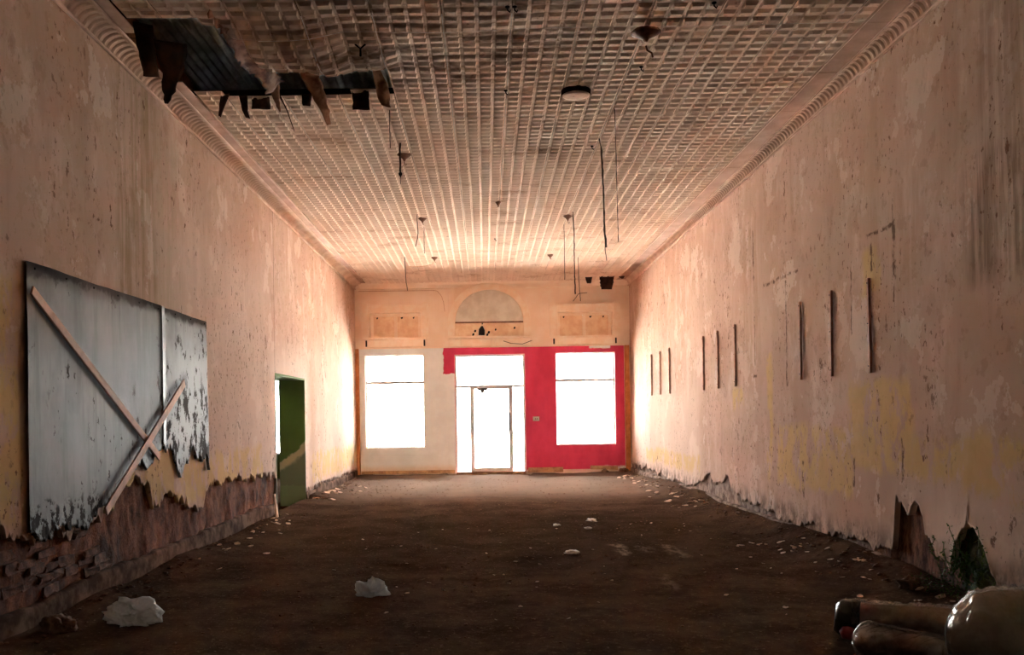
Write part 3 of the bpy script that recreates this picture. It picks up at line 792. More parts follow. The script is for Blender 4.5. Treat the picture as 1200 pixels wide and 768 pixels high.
# ---- upper front: two boarded transoms and an arched fanlight
def transom(name, o, label, cut):
    a, b, c_, d = o
    e = empty(name, ((a+b)/2, YF, c_)); struct(e, label)
    inv = Matrix.Translation(-Vector(e.location))
    def add(nm, mb, m):
        ob = mb.build(nm, m, e); ob.matrix_parent_inverse = inv; return ob
    yf = YF - .10
    for x0, x1 in ((a-.20, a-.03), (b+.03, b+.20)):
        cx = (x0+x1)/2; r = (x1-x0)/2
        poly = [(x0, c_-.03), (x1, c_-.03), (x1, d+.20)] + [(cx + r*math.cos(t_), d+.20 + r*.9*math.sin(t_)) for t_ in [math.pi*k/8 for k in range(1, 8)]] + [(x0, d+.20)]
        add('side_casing', MB().prism(poly, 'y', yf, YF), M['cream_wood'])
    add('head_casing', MB().bbox(a-.03, b+.03, yf+.02, YF, d, d+.19), M['cream_wood'])
    add('head_moulding', MB().bbox(a-.03, b+.03, yf-.005, YF, d+.19, d+.215), M['cream_wood'])
    ins = MB().bbox(a-.03, a+.012, yf-.006, YF+.21, c_, d+.0).bbox(b-.012, b+.03, yf-.006, YF+.21, c_, d).bbox(a, b, yf-.006, YF+.21, d-.014, d+.02)
    add('inner_lining', ins, M['cream_wood'])
    add('sill', MB().bbox(a-.12, b+.12, YF-.14, YF+.20, c_-.055, c_+.005), M['cream_wood'])
    add('apron_board', MB().bbox(a-.06, b+.06, YF-.09, YF, 3.375, c_-.055), M['cream_wood'])
    add('bracket', MB().bbox(a-.11, a-.07, YF-.03, YF, 3.40, c_-.055), M['black']); add('bracket', MB().bbox(b+.07, b+.11, YF-.03, YF, 3.40, c_-.055), M['black'])
    # sash: rails, centre stile and two boards, with small daylight gaps along the foot
    ys0, ys1 = YF+.17, YF+.21; mid = (a+b)/2
    sash = MB().bbox(a+.012, a+.085, ys0, ys1, c_+.02, d-.014).bbox(b-.085, b-.012, ys0, ys1, c_+.02, d-.014).bbox(a+.085, b-.085, ys0, ys1, d-.075, d-.014)
    add('sash', sash, M['cream_wood'])
    add('centre_stile', MB().bbox(mid-.045, mid+.045, ys0, ys1, c_+.02, d-.075), M['cream_wood'])
    for x0, x1, cs in ((a+.085, mid-.045, cut[0]), (mid+.045, b-.085, cut[1])):
        # lower edge with notches where the board is rotted away
        poly = [(x0, d-.075)]
        lowz = c_+.022
        pts = [(x0, lowz)]
        for u, wd, hh in cs:
            xx = x0 + (x1-x0)*u
            pts += [(xx-wd, lowz), (xx-wd*.5, lowz+hh), (xx+wd*.6, lowz+hh*.8), (xx+wd, lowz)]
        pts += [(x1, lowz), (x1, d-.075)]
        add('board', MB().prism(poly + pts, 'y', ys0+.014, ys0+.028), M['cream_board'])
    add('foot_rail', MB().bbox(a+.012, b-.012, ys0+.004, ys1, c_, c_+.03), M['cream_board'])
    for u, s_ in ((.06, .05), (.62, .07), (.9, .05)):
        x = a + .09 + (b-a-.2)*u
        add('hole_dark_plate', MB().prism([(x, d-.10), (x+s_, d-.085), (x+s_*.8, d-.13), (x+s_*.3, d-.14)], 'y', ys0+.010, ys0+.0135), M['black'])  # black plate on the board face, painting the dark of a small hole
    return e
transom('window_3', T1, 'boarded cream transom above the white half', ([(0.86, 0.01, 0.011)], [(0.5, 0.006, 0.0095)]))
transom('window_4', T2, 'boarded cream transom above the red half', ([(0.45, 0.008, 0.011), (0.75, 0.012, 0.011)], [(0.1, 0.006, 0.0095), (0.55, 0.014, 0.011)]))

fan = empty('window_5', (acx, YF, AR[2])); struct(fan, 'arched fanlight painted white above the entrance')
def fadd(nm, mb, m, parent=None, smooth=False):
    ob = mb.build(nm, m, parent or fan, smooth); ob.matrix_parent_inverse = Matrix.Translation(-Vector(fan.location)); return ob
R0, R1 = arr, arr + .185
def arch_band(r0, r1, y0, y1, z0, sq=.975, n=30):
    mb = MB(); vs = []
    outl = [(acx - r0, z0), (acx - r1, z0)]
    ring = [(-1, 0, z0)] 
    pr = []
    for k in range(n+1):
        t_ = math.pi*k/n
        pr.append((math.cos(t_), math.sin(t_)))
    P0 = [(acx - r0, z0)] + [(acx - r0*c, AR[3] + r0*s_*sq) for c, s_ in pr] + [(acx + r0, z0)]
    P1 = [(acx - r1, z0)] + [(acx - r1*c, AR[3] + r1*s_*sq) for c, s_ in pr] + [(acx + r1, z0)]
    m = len(P0)
    vs = [(x, y0, z) for x, z in P0] + [(x, y0, z) for x, z in P1] + [(x, y1, z) for x, z in P0] + [(x, y1, z) for x, z in P1]
    fs = []
    for k in range(m-1):
        fs += [(k, k+1, m+k+1, m+k), (2*m+k, 3*m+k, 3*m+k+1, 2*m+k+1), (k, 2*m+k, 2*m+k+1, k+1), (m+k, m+k+1, 3*m+k+1, 3*m+k)]
    fs += [(0, m, 3*m, 2*m), (m-1, 3*m-1, 4*m-1, 2*m-1)]
    return mb.add(vs, fs)
fadd('arch_casing', arch_band(R0, R0+.155, YF-.10, YF, 3.56, .93), M['cream_wood'])
fadd('arch_edge_moulding', arch_band(R0+.155, R0+.18, YF-.125, YF, 3.56, .93), M['cream_wood'])
fadd('arch_lining', arch_band(R0-.012, R0, YF-.03, YF+.14, 3.63), M['cream_board'])
pts = [(acx + (R0-.012)*math.cos(math.pi*k/N), AR[3] + .02 + (R0-.03)*math.sin(math.pi*k/N)*.975) for k in range(N+1)]
fadd('fan_pane', MB().prism(pts, 'y', YF+.06, YF+.075), M['fan_paint'])
fadd('transom_rail', MB().bbox(AR[0]+.01, AR[1]-.01, YF+.04, YF+.10, AR[3]-.02, AR[3]+.018), M['mount'])
# lower boards of the fanlight, a black plate paints the dark of a ragged hole
bx = [AR[0]+.012, -.36, -.02, .32, .70, AR[1]-.012]
for k in range(5):
    x0, x1 = bx[k]-.012, bx[k+1]+.012; dy_ = .004*(k % 2)
    fadd('board', MB().box(x0, x1, YF+.07+dy_, YF+.085+dy_, AR[2]-.03, AR[3]+.01), M['cream_board'])
hole = [(-.165,3.66),(-.06,3.655),(.015,3.66),(.02,3.80),(-.02,3.90),(-.055,3.93),(-.10,3.90),(-.15,3.83)]
fadd('broken_hole_dark_plate', MB().prism(hole, 'y', YF+.062, YF+.0695), M['black'])
for (x, z, s_) in [(-.24,3.78,.05),(-.29,3.69,.05),(.12,3.74,.055),(.08,3.68,.05),(.30,3.81,.04),(.80,3.85,.045),(-.05,3.97,.03)]:
    fadd('hole_dark_plate', MB().prism([(x-s_*.5,z-s_*.7),(x+s_*.4,z-s_*.5),(x+s_*.6,z+s_*.5),(x-s_*.1,z+s_*.8),(x-s_*.6,z+s_*.1)], 'y', YF+.064, YF+.0695), M['black'])  # small black plates in front of the boards paint the dark of holes
hl = MB().tube([(p[0], YF+.058, p[1]) for p in hole + hole[:1]], .011, 5)
fadd('hole_rim', hl, M['white_paint'])
fadd('sill', MB().bbox(AR[0]-.16, AR[1]+.16, YF-.13, YF+.06, 3.575, 3.63), M['cream_wood'])
for x0, x1 in ((-.93, -.62), (-.60, .18), (.22, .27), (.30, 1.20)):
    fadd('apron_board', MB().bbox(x0, x1, YF-.04, YF, 3.375, 3.572), M['cream_wood'])
# plain coved band between ceiling and front wall, and a thin picture moulding
tr = MB()
tr.prism([(YF, 4.92), (YF-.03, 4.93), (YF-.09, 5.0), (YF-.20, 5.055), (YF, 5.06)], 'x', XL+.12, XR-.06)
struct(tr.build('trim_3', M['front_plaster']), 'plain cove between tin ceiling and front wall')
struct(MB().bbox(XL, -.9, YF-.02, YF, 4.885, 4.91, .005).bbox(1.1, XR, YF-.02, YF, 4.885, 4.91, .005).build('trim_4', M['cream_wood']), 'thin cream picture moulding high on the front wall')
MB().bbox(-.93, -.80, YF-.02, YF, 4.0, 4.92, .006).build('pilaster_strip', M['front_plaster'], wall_front)
# bare wood studs at both ends of the lining, planks along its foot
tag(MB().bbox(-3.395, -3.31, YF-.10, YF-.002, .0, 3.34).build('wood_post', M['stud']), 'bare orange wood post between left wall and white wallboard', 'post', 'wood posts at the ends of the shop front')
tag(MB().bbox(3.675, 3.795, YF-.10, YF-.002, .0, 3.34).build('wood_post', M['stud']), 'bare orange wood post between right wall and red wallboard', 'post', 'wood posts at the ends of the shop front')
tag(MB().bbox(-3.28, -.83, YF-.06, YF-.037, .045, .125).build('base_plank', M['plank']), 'long pale base plank under the white wallboard', 'plank', 'planks at the foot of the shop front')
tag(MB().bbox(1.10, 2.02, YF-.065, YF-.037, .03, .16).build('base_plank', M['plank']), 'short pale plank under the red wallboard nearest the door', 'plank', 'planks at the foot of the shop front')
o = MB().bbox(-.36, .36, -.03, .03, -.045, .045).build('base_plank', M['plank'], None, False, (3.08, YF-.16, .135)); o.rotation_euler = (.2, .04, .05)
tag(o, 'loose wood scrap slanting below the red shop window', 'plank', 'planks at the foot of the shop front')
# light switch
sw = empty('light_switch', (1.33, YF-.036, 1.44)); tag(sw, 'white light switch plate on the red wallboard beside the door', 'switch')
MB().bbox(-.085, .085, -.012, 0, -.06, .06, .004).build('plate', M['white_plastic'], sw)
for q in (-.025, .025): MB().bbox(q-.01, q+.01, -.02, -.012, -.018, .018, .003).build('toggle', M['alu_dark'], sw)

# ================================================================== ANNEX beyond the side doorway
struct(MB().box(-9, -3.9, DY0-2.2, YF+.3, -.3, -.03).build('floor', M['dirt']), 'dirt floor of the room beyond the side doorway')
an = MB().box(-9.2, -9, DY0-2.2, YF+.35, -.2, ZR).box(-9, -3.9, DY0-2.4, DY0-2.2, -.2, ZR)
an.box(-9, -6.6, YF, YF+.35, -.2, ZR).box(-4.6, -3.9, YF, YF+.35, -.2, ZR).box(-6.6, -4.6, YF, YF+.35, -.2, .6).box(-6.6, -4.6, YF, YF+.35, 3.0, ZR)
struct(an.build('wall_annex', M['annex_wall']), 'green walls of the room beyond the side doorway')
struct(MB().box(-9, -3.9, DY0-2.2, YF+.3, 3.6, 3.65).build('ceiling', M['tin_trim']), 'ceiling of the room beyond the side doorway')
aw = empty('window_6', (-5.6, YF+.2, .6)); struct(aw, 'bright window of the room beyond the side doorway')
for nm, mb, m in (('frame', MB().bbox(-6.6, -6.55, YF+.15, YF+.2, .6, 3.0).bbox(-4.65, -4.6, YF+.15, YF+.2, .6, 3.0).bbox(-6.6, -4.6, YF+.15, YF+.2, 2.95, 3.0).bbox(-6.6, -4.6, YF+.15, YF+.2, .6, .65), M['alu']), ('pane', MB().box(-6.55, -4.65, YF+.17, YF+.176, .65, 2.95), M['glass'])):
    ob = mb.build(nm, m, aw); ob.matrix_parent_inverse = Matrix.Translation(-Vector(aw.location))

# ================================================================== THINGS ON THE LEFT WALL
panel = empty('sheet_metal_panel', (XL+.02, 9.0, .7)); tag(panel, 'large peeling grey sheet metal panel with crossed battens on the left wall', 'metal panel')
pinv = Matrix.Translation(-Vector(panel.location))
def padd(ob): ob.parent = panel; ob.matrix_parent_inverse = pinv; return ob
def sheet(y0, y1, low, seed, top):
    ys = np.arange(y0, y1 + .001, .022); rows = []
    for y in ys:
        e = low(y); zz = np.concatenate([[e], e + np.array([.02, .06]), np.linspace(e + .15, top(y), 14)])
        x = XL + .028 + fbm(y*.9 + seed, zz*.9, 3)*.012 + .012*np.exp(-((zz - e)/.05)**2)*float(vnoise(y*5, seed))
        rows.append([(XL + .006, y, e)] + [(a_, y, z_) for a_, z_ in zip(x, zz)] + [(XL + .004, y, top(y))])
    o = grid_mesh('metal_sheet', np.array(rows), M['sheet'], None, flip=True); return padd(o)
def lowA(y):
    return float(np.interp(y, [6.8, 7.0, 7.8, 8.0, 8.3, 8.7, 9.0, 9.2, 9.64], [.74, .66, .70, .78, .86, 1.02, 1.12, 1.06, 1.30])) + .07*f1(y, 9, 31, 3) + .05*f1(y, 28, 36, 2) + .03*f1(y, 2, 32)
def lowB(y):
    return float(np.interp(y, [9.64, 9.85, 10.05, 10.2, 10.35, 10.6, 10.9, 11.05, 11.22], [1.25, 1.32, 1.05, .92, 1.10, 1.24, 1.05, 1.15, 1.0])) + .12*f1(y, 8, 33, 3) + .07*f1(y, 26, 37, 2)
sheet(6.80, 9.63, lowA, 41, lambda y: 2.745 + .01*f1(y, 2, 34)); sheet(9.645, 11.22, lowB, 43, lambda y: 2.74 + .012*f1(y, 2, 35))
def batten(ya, za, yb, zb, w, x):
    d = Vector((0, yb-ya, zb-za)); L = d.length; an = math.atan2(zb-za, yb-ya)
    m_ = MB().bbox(-.009, .009, -L/2, L/2, -w/2, w/2, .003)
    o = m_.build('batten', M['batten']); o.location = (x, (ya+yb)/2, (za+zb)/2); o.rotation_euler = (an, 0, 0)
    return padd(o)
batten(6.83, 2.53, 9.45, 1.17, .075, XL+.052); batten(10.2, 1.96, 8.05, .76, .085, XL+.071)
o = padd(MB().bbox(XL+.038, XL+.046, 9.60, 9.68, 1.3, 2.74, .002).build('seam_strip', M['alu_dark']))
# small screws along the top edge
for y in np.arange(6.9, 11.2, .52):
    padd(MB().lathe([(.0001, .012), (.008, .010), (.011, 0)], (0,0,0), 8).build('screw', M['black'])).matrix_basis = Matrix.Translation((XL+.04, y, 2.70)) @ Matrix.Rotation(math.radians(90), 4, 'Y')

# ================================================================== SHELF STRIPS ON THE RIGHT WALL
slots = [(9.09, 'tall near'), (10.09, ''), (11.08, ''), (13.99, ''), (15.03, ''), (16.03, ''), (18.99, ''), (20.0, ''), (21.03, '')]
ord_ = ['nearest', 'middle', 'farthest']
trio = ['group nearest the viewer', 'middle group', 'group nearest the shop front']
mm = MB().bbox(-.03, 0, -.019, .019, -.47, .47, .004)
st0 = mm.build('shelf_strip', M['slat']); smesh = st0.data; bpy.data.objects.remove(st0)
sc_ = MB().lathe([(.0001, .007), (.006, .006), (.008, 0)], (0,0,0), 8).build('screw', M['black']); scm = sc_.data; bpy.data.objects.remove(sc_)
for k, (y, _) in enumerate(slots):
    e = empty('shelf_strip', (XR - .006, y, 2.39 + .025*(k//3)/2 - .01*(k == 0)))
    tag(e, f'{ord_[k%3]} brown vertical wood strip of the {trio[k//3]} on the right wall', 'wood strip', 'shelf strips on the right wall')
    e.rotation_euler = ((-.012, .006, .0, .004, -.006, 0, .003, 0, -.004)[k], 0, 0)
    link('strip', smesh, e)
    for dz in (-.40, 0.02, .42):
        s2 = link('screw', scm, e, (-.03, 0, dz)); s2.rotation_euler = (0, -math.pi/2, 0)

# ================================================================== CEILING FITTINGS
def mount(x, y, label, s=1.0, hook=True):
    e = empty('ceiling_mount', (x, y, ZC + float(sag(np.array(x), np.array(y))) - .012)); tag(e, label, 'light mount', 'old light mounts on the tin ceiling')
    MB().lathe([(.085*s, .004), (.09*s, -.008), (.075*s, -.02), (.045*s, -.045), (.02*s, -.065), (.012*s, -.09)], (0,0,0), 16).build('canopy', M['mount'], e, True)
    if hook: MB().tube([(0,0,-.085*s), (.004,0,-.12*s), (.02*s,-.01,-.135*s), (.03*s,-.01,-.12*s)], .006, 6).build('hook', M['mount'], e)
    return e
mount(-1.03, 12.29, 'brown light mount with rod beside it, left row, nearest', 1.1)
mount(-1.06, 16.26, 'brown light mount with short bent wire, left row, second', .9)
mount(-1.07, 20.28, 'small light mount trailing a drooping cable, left row, farthest', .85)
e = mount(1.52, 8.44, 'large brown light mount with dangling stub, right row, nearest', 1.55, False)
MB().tube([(0,0,-.13), (.01,0,-.17), (.05,-.01,-.20), (.06,-.01,-.24)], .009, 6).build('stub', M['mount'], e)
mount(1.50, 16.23, 'brown light mount with long hanging wire, right row, second', 1.0)
mount(1.47, 20.18, 'small brown light mount, right row, farthest', .8)
mount(.26, 15.12, 'small dark mount on the ceiling centre line', .55)
e = empty('ceiling_disc', (1.03, 9.97, ZC - .02)); tag(e, 'round flat ceiling disc with dark rim', 'ceiling disc')
MB().lathe([(.16, .01), (.16, -.038), (.152, -.044), (.146, -.04)], (0,0,0), 32).build('rim', M['rust'], e, True)
MB().lathe([(.15, -.020), (.15, -.046), (.10, -.050), (.001, -.050)], (0,0,0), 32).build('face', M['tin'], e, True)
for (x, y, lb) in [(.27, 7.87, 'pair of dark hooks at the near end of the ceiling centre line'), (.27, 9.9, 'small dark hook stub on the ceiling centre line'), (.24, 18.2, 'tiny dark hook stub far along the ceiling centre line'), (2.0, 7.85, 'tiny dark hook near the right light mount'), (1.62, 9.28, 'small dark hook between light mount and disc'), (1.44, 12.0, 'tiny hook loop beside the long hanging cable')]:
    m_ = MB()
    for q in ((-.03, .03) if 'pair' in lb else (0,)):
        m_.tube([(q,0,0), (q,0,-.03), (q+.02,0,-.05), (q+.025,0,-.03)], .007, 6).lathe([(.022,.0),(.022,-.008),(.008,-.016)], (q,0,0), 10)
    o = m_.build('ceiling_hook', M['black'], None, True, (x, y, ZC - .02)); tag(o, lb, 'hook')
o = MB().tube([(-.05,0,.0), (-.045,0,-.03), (0,0,-.07), (.045,0,-.03), (.05,0,.0)], .009, 6).tube([(0,0,-.06), (0,0,-.14)], .010, 6).build('ceiling_hook', M['black'], None, True, (-1.11, 8.55, ZC - .02))
tag(o, 'dark forked hook hanging beside the torn ceiling hole', 'hook')

def wire(name, pts, r, label, cat, m='wire', knots=0, group='wires hanging from the ceiling'):
    p = [Vector(q) for q in pts]; fine = []
    for a_, b_ in zip(p[:-1], p[1:]):
        n_ = max(2, int((b_-a_).length/.05))
        for k in range(n_): fine.append(a_.lerp(b_, k/n_))
    fine.append(p[-1])
    base = fine[0].copy()
    q = [f - base + Vector((random.uniform(-1,1)*r*.5, random.uniform(-1,1)*r*.5, 0)) for f in fine]
    mb = MB(); rr = [r*(1 + (knots*random.random() if knots else 0)) for _ in q]
    mb.tube(q, rr, 6)
    o = mb.build(name, M[m], None, True, base); tag(o, label, cat, group); return o
def hang(name, x, y, L, r, label, cat='wire', m='wire', dx=0, dy=0, knots=0, kink=()):
    z0 = ZC + .01; pts = [(x, y, z0)]
    for u, ddx in kink: pts.append((x + ddx, y, z0 - L*u))
    pts.append((x + dx, y + dy, z0 - L)); return wire(name, pts, r, label, cat, m, knots)
hang('hanging_wire', -1.04, 10.5, .46, .0045, 'straight thin wire nearest the torn ceiling hole')
e = hang('hanging_rod', -1.04, 11.77, .42, .0095, 'dark rod with a knob hanging beside the left row mount', 'rod', knots=.5)
MB().lathe([(.004,.03),(.026,.012),(.024,-.01),(.01,-.03),(.003,-.05)], (0,0,-.42), 10).build('knob', M['black'], e, True)
MB().tube([(0,0,-.45),(0,.0,-.55)], .004, 6).build('tail_wire', M['wire'], e)
hang('hanging_wire', -1.13, 15.95, .58, .008, 'short dark wire bent to the left at the second left mount', dx=-.04, kink=((.3, .0), (.6, .01), (.75, -.0)))
hang('hanging_wire', -1.09, 17.1, .50, .006, 'short straight wire just beyond the second left mount')
hang('hanging_wire', -1.72, 20.2, .76, .007, 'thin wire hanging near the far left ceiling corner', dx=.05, kink=((.4, .01), (.7, .02)))
wire('drooping_cable', [(-1.07, 20.28, ZC-.10), (-1.12, 20.25, ZC-.17), (-1.25, 20.22, ZC-.21), (-1.42, 20.2, ZC-.225), (-1.62, 20.2, ZC-.22)], .007, 'pale drooping cable from the farthest left mount', 'cable', 'wire_pale')
hang('hanging_wire', -.46, 19.0, .58, .004, 'faint pale wire hanging left of the arched fanlight', m='wire_pale')
hang('hanging_cable', 1.50, 11.75, 1.40, .008, 'long thick frayed cable hanging in the right ceiling half', 'cable', dx=.07, knots=.9, kink=((.12, .03), (.45, .045), (.8, .05)))
wire('hanging_wire', [(1.555, 11.75, ZC-1.28), (1.56, 11.75, ZC-1.45), (1.575, 11.75, ZC-1.56)], .005, 'frayed strand at the tip of the long thick cable', 'wire')
hang('hanging_chain', 1.53, 10.54, 1.56, .003, 'long thin beaded chain hanging beside the thick cable', 'chain', dx=.02, knots=1.4, kink=((.5, .01),))
hang('hanging_wire', 1.56, 15.9, 1.45, .009, 'long dark wire hanging from the second right mount', dx=.02, knots=.4, kink=((.3, .02), (.6, .01)))
hang('hanging_wire', 1.50, 17.0, 1.04, .006, 'thin wire hanging just left of the second right mount wire')
hang('hanging_wire', 2.12, 20.6, 1.0, .0075, 'thin wire hanging in front of the right boarded transom', dx=.04, kink=((.5, .01),))
wire('wall_wire', [(-3.3, YF-.03, 4.86), (-1.30, YF-.03, 4.855), (-1.22, YF-.03, 4.84), (-1.12, YF-.03, 4.72), (-1.06, YF-.03, 4.55), (-1.03, YF-.03, 4.3)], .006, 'thin wire along the top of the front wall above the left transom', 'wire', 'wire_pale', 0, 'wires fixed to the front wall')
wire('wall_wire', [(2.35, YF-.02, 4.52), (2.50, YF-.02, 4.72), (2.72, YF-.02, 4.74)], .008, 'short bent wire scrap above the right transom', 'wire', 'wire', 0, 'wires fixed to the front wall')
wire('wall_wire', [(.5, YF-.05, 3.50), (.7, YF-.06, 3.43), (1.0, YF-.06, 3.41), (1.25, YF-.05, 3.50)], .009, 'slack wire drooping below the right end of the fanlight', 'wire', 'wire', 0, 'wires fixed to the front wall')

# ---- torn sheets hanging from the hole: each a bent, jagged strip of tin
def flap(name, path, wv, label, m='rust', wfun=None, group='torn tin hanging from the ceiling', jag=.03, n=7, ribbed=False):
    """path: points the sheet hangs along; wv: width direction; wfun(u) -> (left, right) share of the width"""
    p = [Vector(q) for q in path]; wv = Vector(wv); rows = []
    fine = []
    for a_, b_ in zip(p[:-1], p[1:]):
        k_ = max(2, int((b_-a_).length/.04))
        for k in range(k_): fine.append(a_.lerp(b_, k/k_))
    fine.append(p[-1])
    nn = wv.cross(fine[-1]-fine[0]).normalized()
    base = fine[0].copy()
    for i, q in enumerate(fine):
        u = i/(len(fine)-1); l, r = wfun(u) if wfun else (0, 1)
        l += random.uniform(-1, 1)*jag; r += random.uniform(-1, 1)*jag
        row = []
        for k in range(n):
            v = l + (r-l)*k/(n-1)
            off = nn*(.02*math.sin(v*5 + u*4) + random.uniform(-.004, .004) + (.010*math.sin(u*len(fine)*.04/.076*math.pi) if ribbed else 0))
            row.append(tuple(q + wv*v + off - base))
        rows.append(row)
    o = grid_mesh(name, np.array(rows), M[m], None); o.location = base
    md = o.modifiers.new('thickness', 'SOLIDIFY'); md.thickness = .003
    return tag(o, label, 'torn tin', group)
flap('torn_tin_flap', [(-3.07, 8.15, ZC+.02), (-3.07, 8.25, 4.9), (-3.08, 8.42, 4.70)], (.15, .07, 0), 'dark torn tin flap nearest the cornice at the ceiling hole', 'rust', lambda u: (.02*u, 1-.15*u))
flap('torn_tin_flap', [(-3.22, 8.42, ZC-.01), (-3.02, 8.47, ZC-.02), (-3.0, 8.65, 4.85), (-3.05, 8.85, 4.60)], (.40, .10, .0), 'long dark tin flap tapering to a point beside the cornice', 'rust', lambda u: (.02*u, 1-.86*u))
flap('torn_tin_flap', [(-2.80, 9.96, ZC+.02), (-2.82, 9.92, 4.92), (-2.83, 9.88, 4.80)], (.07, .05, 0), 'narrow dark tin sliver hanging at the far left of the hole', 'rust', lambda u: (.1*u, 1-.5*u))
flap('torn_tin_flap', [(-2.62, 9.98, ZC+.0), (-2.61, 10.0, 4.9), (-2.58, 10.0, 4.82)], (.09, .02, 0), 'small pointed tin sliver left of the square tab', 'rust', lambda u: (.3*u, 1-.2*u))
flap('torn_tin_flap', [(-2.50, 10.05, ZC+.0), (-2.50, 10.06, 4.93)], (.20, 0, 0), 'small square dark tab hanging from the far edge of the hole', 'rust', jag=.01)
flap('torn_tin_flap', [(-2.30, 7.85, ZC-.02), (-2.26, 8.2, 4.98), (-2.20, 8.6, 4.93), (-2.17, 9.0, 4.90), (-2.14, 9.35, 4.86)], (.14, .0, .10), 'crumpled pale tin edge curling along the near side of the hole', 'tin_torn', lambda u: (-.25+.15*math.sin(u*9), 1), jag=.14)
flap('torn_tin_flap', [(-2.16, 9.25, ZC-.08), (-2.16, 9.5, 4.88), (-2.15, 9.75, 4.80)], (.13, 0, .05), 'pale curled tin strip in the middle of the hole', 'tin_torn', lambda u: (.1*u, 1-.75*u), jag=.06)
flap('torn_tin_flap', [(-2.14, 9.5, ZC-.02), (-2.13, 9.6, 4.94), (-2.07, 9.8, 4.82), (-2.02, 9.95, 4.66)], (.05, 0, .0), 'thin dark tin spike pointing down in the middle of the hole', 'rust', lambda u: (0, 1-.85*u), jag=.03)
flap('torn_tin_flap', [(-1.80, 8.95, ZC-.05), (-1.78, 9.15, 4.92), (-1.74, 9.35, 4.80), (-1.69, 9.5, 4.66), (-1.68, 9.55, 4.58)], (.19, .10, .05), 'long ribbed tin strip hanging to a point right of the hole centre', 'tin_torn', lambda u: (.05+.35*u*u, 1-.35*u), jag=.05, ribbed=True)
flap('torn_tin_flap', [(-1.95, 9.95, ZC), (-1.95, 9.97, 4.97), (-1.94, 9.97, 4.93)], (.13, .02, 0), 'tiny dark tab right of the square tab on the far edge', 'rust', lambda u: (.1, 1-.3*u))
flap('torn_tin_flap', [(-1.38, 9.9, ZC), (-1.38, 9.92, 4.86)], (.18, 0, 0), 'square dark tab with notched foot right of the ribbed strip', 'rust', jag=.03)
flap('torn_tin_flap', [(-1.08, 9.1, ZC-.01), (-1.08, 9.25, 4.92), (-1.06, 9.35, 4.80), (-1.02, 9.4, 4.74)], (.16, .10, -.04), 'brown leaf-shaped tin flap at the right end of the hole', 'tin_torn', lambda u: (.1*math.sin(u*3), .35 + .6*math.sin(min(1, u*1.1)*2.6)), jag=.03)
flap('torn_tin_flap', [(2.62, 23.5, ZC-.02), (2.62, 23.52, 4.88)], (.14, 0, 0), 'small dark tab hanging by the front right ceiling corner', 'rust', lambda u: (-.2+.3*u, 1.1-.2*u))
flap('torn_tin_flap', [(2.98, 23.5, ZC-.0), (2.99, 23.52, 4.9), (3.0, 23.52, 4.72)], (.30, 0, 0), 'larger brown tin flap hanging above the right transom', 'rust', lambda u: (-.1+.1*u, 1.2-.25*u), jag=.05)
flap('torn_tin_flap', [(3.42, 23.5, ZC-.0), (3.46, 23.5, 4.96)], (.22, 0, .06), 'small curled dark scrap nearest the front right corner', 'rust', lambda u: (.3*u, 1-.5*u))

# ================================================================== BUNDLES, BAGS AND LITTER
def blob_roll(p0, p1, r, n=40, k=30, seed=0, squash=.9, lump=.03, taper=.12, wr=0):
    """a wrapped roll: lumpy cylinder with rounded ends between two points"""
    p0, p1 = Vector(p0), Vector(p1); ax = (p1-p0); L = ax.length; ax.normalize()
    a_ = ax.cross(Vector((0,0,1))).normalized(); b_ = a_.cross(ax).normalized()
    rows = []
    for i in range(n+1):
        u = i/n
        if u < taper: s_ = math.sqrt(max(0, 1-((taper-u)/taper)**2))
        elif u > 1-taper: s_ = math.sqrt(max(0, 1-((u-1+taper)/taper)**2))
        else: s_ = 1
        s_ = max(s_, .02)
        row = []
        for j in range(k+1):
            an = 2*math.pi*(j % k)/k
            rr = r*s_*(1 + lump*float(fbm(u*L*3 + seed*9, math.cos(an)*1.5 + seed, 3)) + lump*float(fbm(math.sin(an)*2 + 5, u*L*4 + seed, 3)))
            if wr: rr += wr*s_*(1 - abs(float(fbm(u*L*22 + math.cos(an)*2, math.sin(an)*2.2 + seed, 3)))*2.5)
            q = p0 + ax*(u*L) + (a_*math.cos(an) + b_*math.sin(an)*squash)*rr
            row.append(tuple(q))
        rows.append(row)
    return np.array(rows)
def recalc(o):
    bm = bmesh.new(); bm.from_mesh(o.data); bmesh.ops.remove_doubles(bm, verts=bm.verts[:], dist=1e-5); bmesh.ops.recalc_face_normals(bm, faces=bm.faces[:]); bm.to_mesh(o.data); bm.free()
    o.data.polygons.foreach_set('use_smooth', [True]*len(o.data.polygons)); return o
def bundle(name, p0, p1, r, m, label, seed, squash=.9, lump=.06, taper=.12, film_off=.008):
    base = Vector(((p0[0]+p1[0])/2, (p0[1]+p1[1])/2, 0))
    e = empty(name, base); tag(e, label, 'roll', 'plastic-wrapped rolls in the right corner')
    P = blob_roll(p0, p1, r, seed=seed, squash=squash, lump=lump, taper=taper) - np.array(base)
    recalc(grid_mesh('roll', P, m, e))
    Q = blob_roll(p0, p1, r + film_off + .006, n=120, k=70, seed=seed, squash=squash, lump=lump, taper=taper, wr=.016) - np.array(base)
    recalc(grid_mesh('plastic_wrap', Q, M['film'], e))
    return e, base
e, b0 = bundle('wrapped_roll', (2.46, 6.30, .125), (3.68, 5.72, .125), .122, M['carpet'], 'long brown wrapped roll with black and pink end, against the right wall', 3, taper=.03)
MB().tube([Vector((2.38, 6.335, .13)) - b0, Vector((2.42, 6.32, .125)) - b0, Vector((2.50, 6.28, .125)) - b0, Vector((2.53, 6.266, .125)) - b0], [.09, .125, .135, .128], 18).build('black_end_cap', M['black_plastic'], e, True)
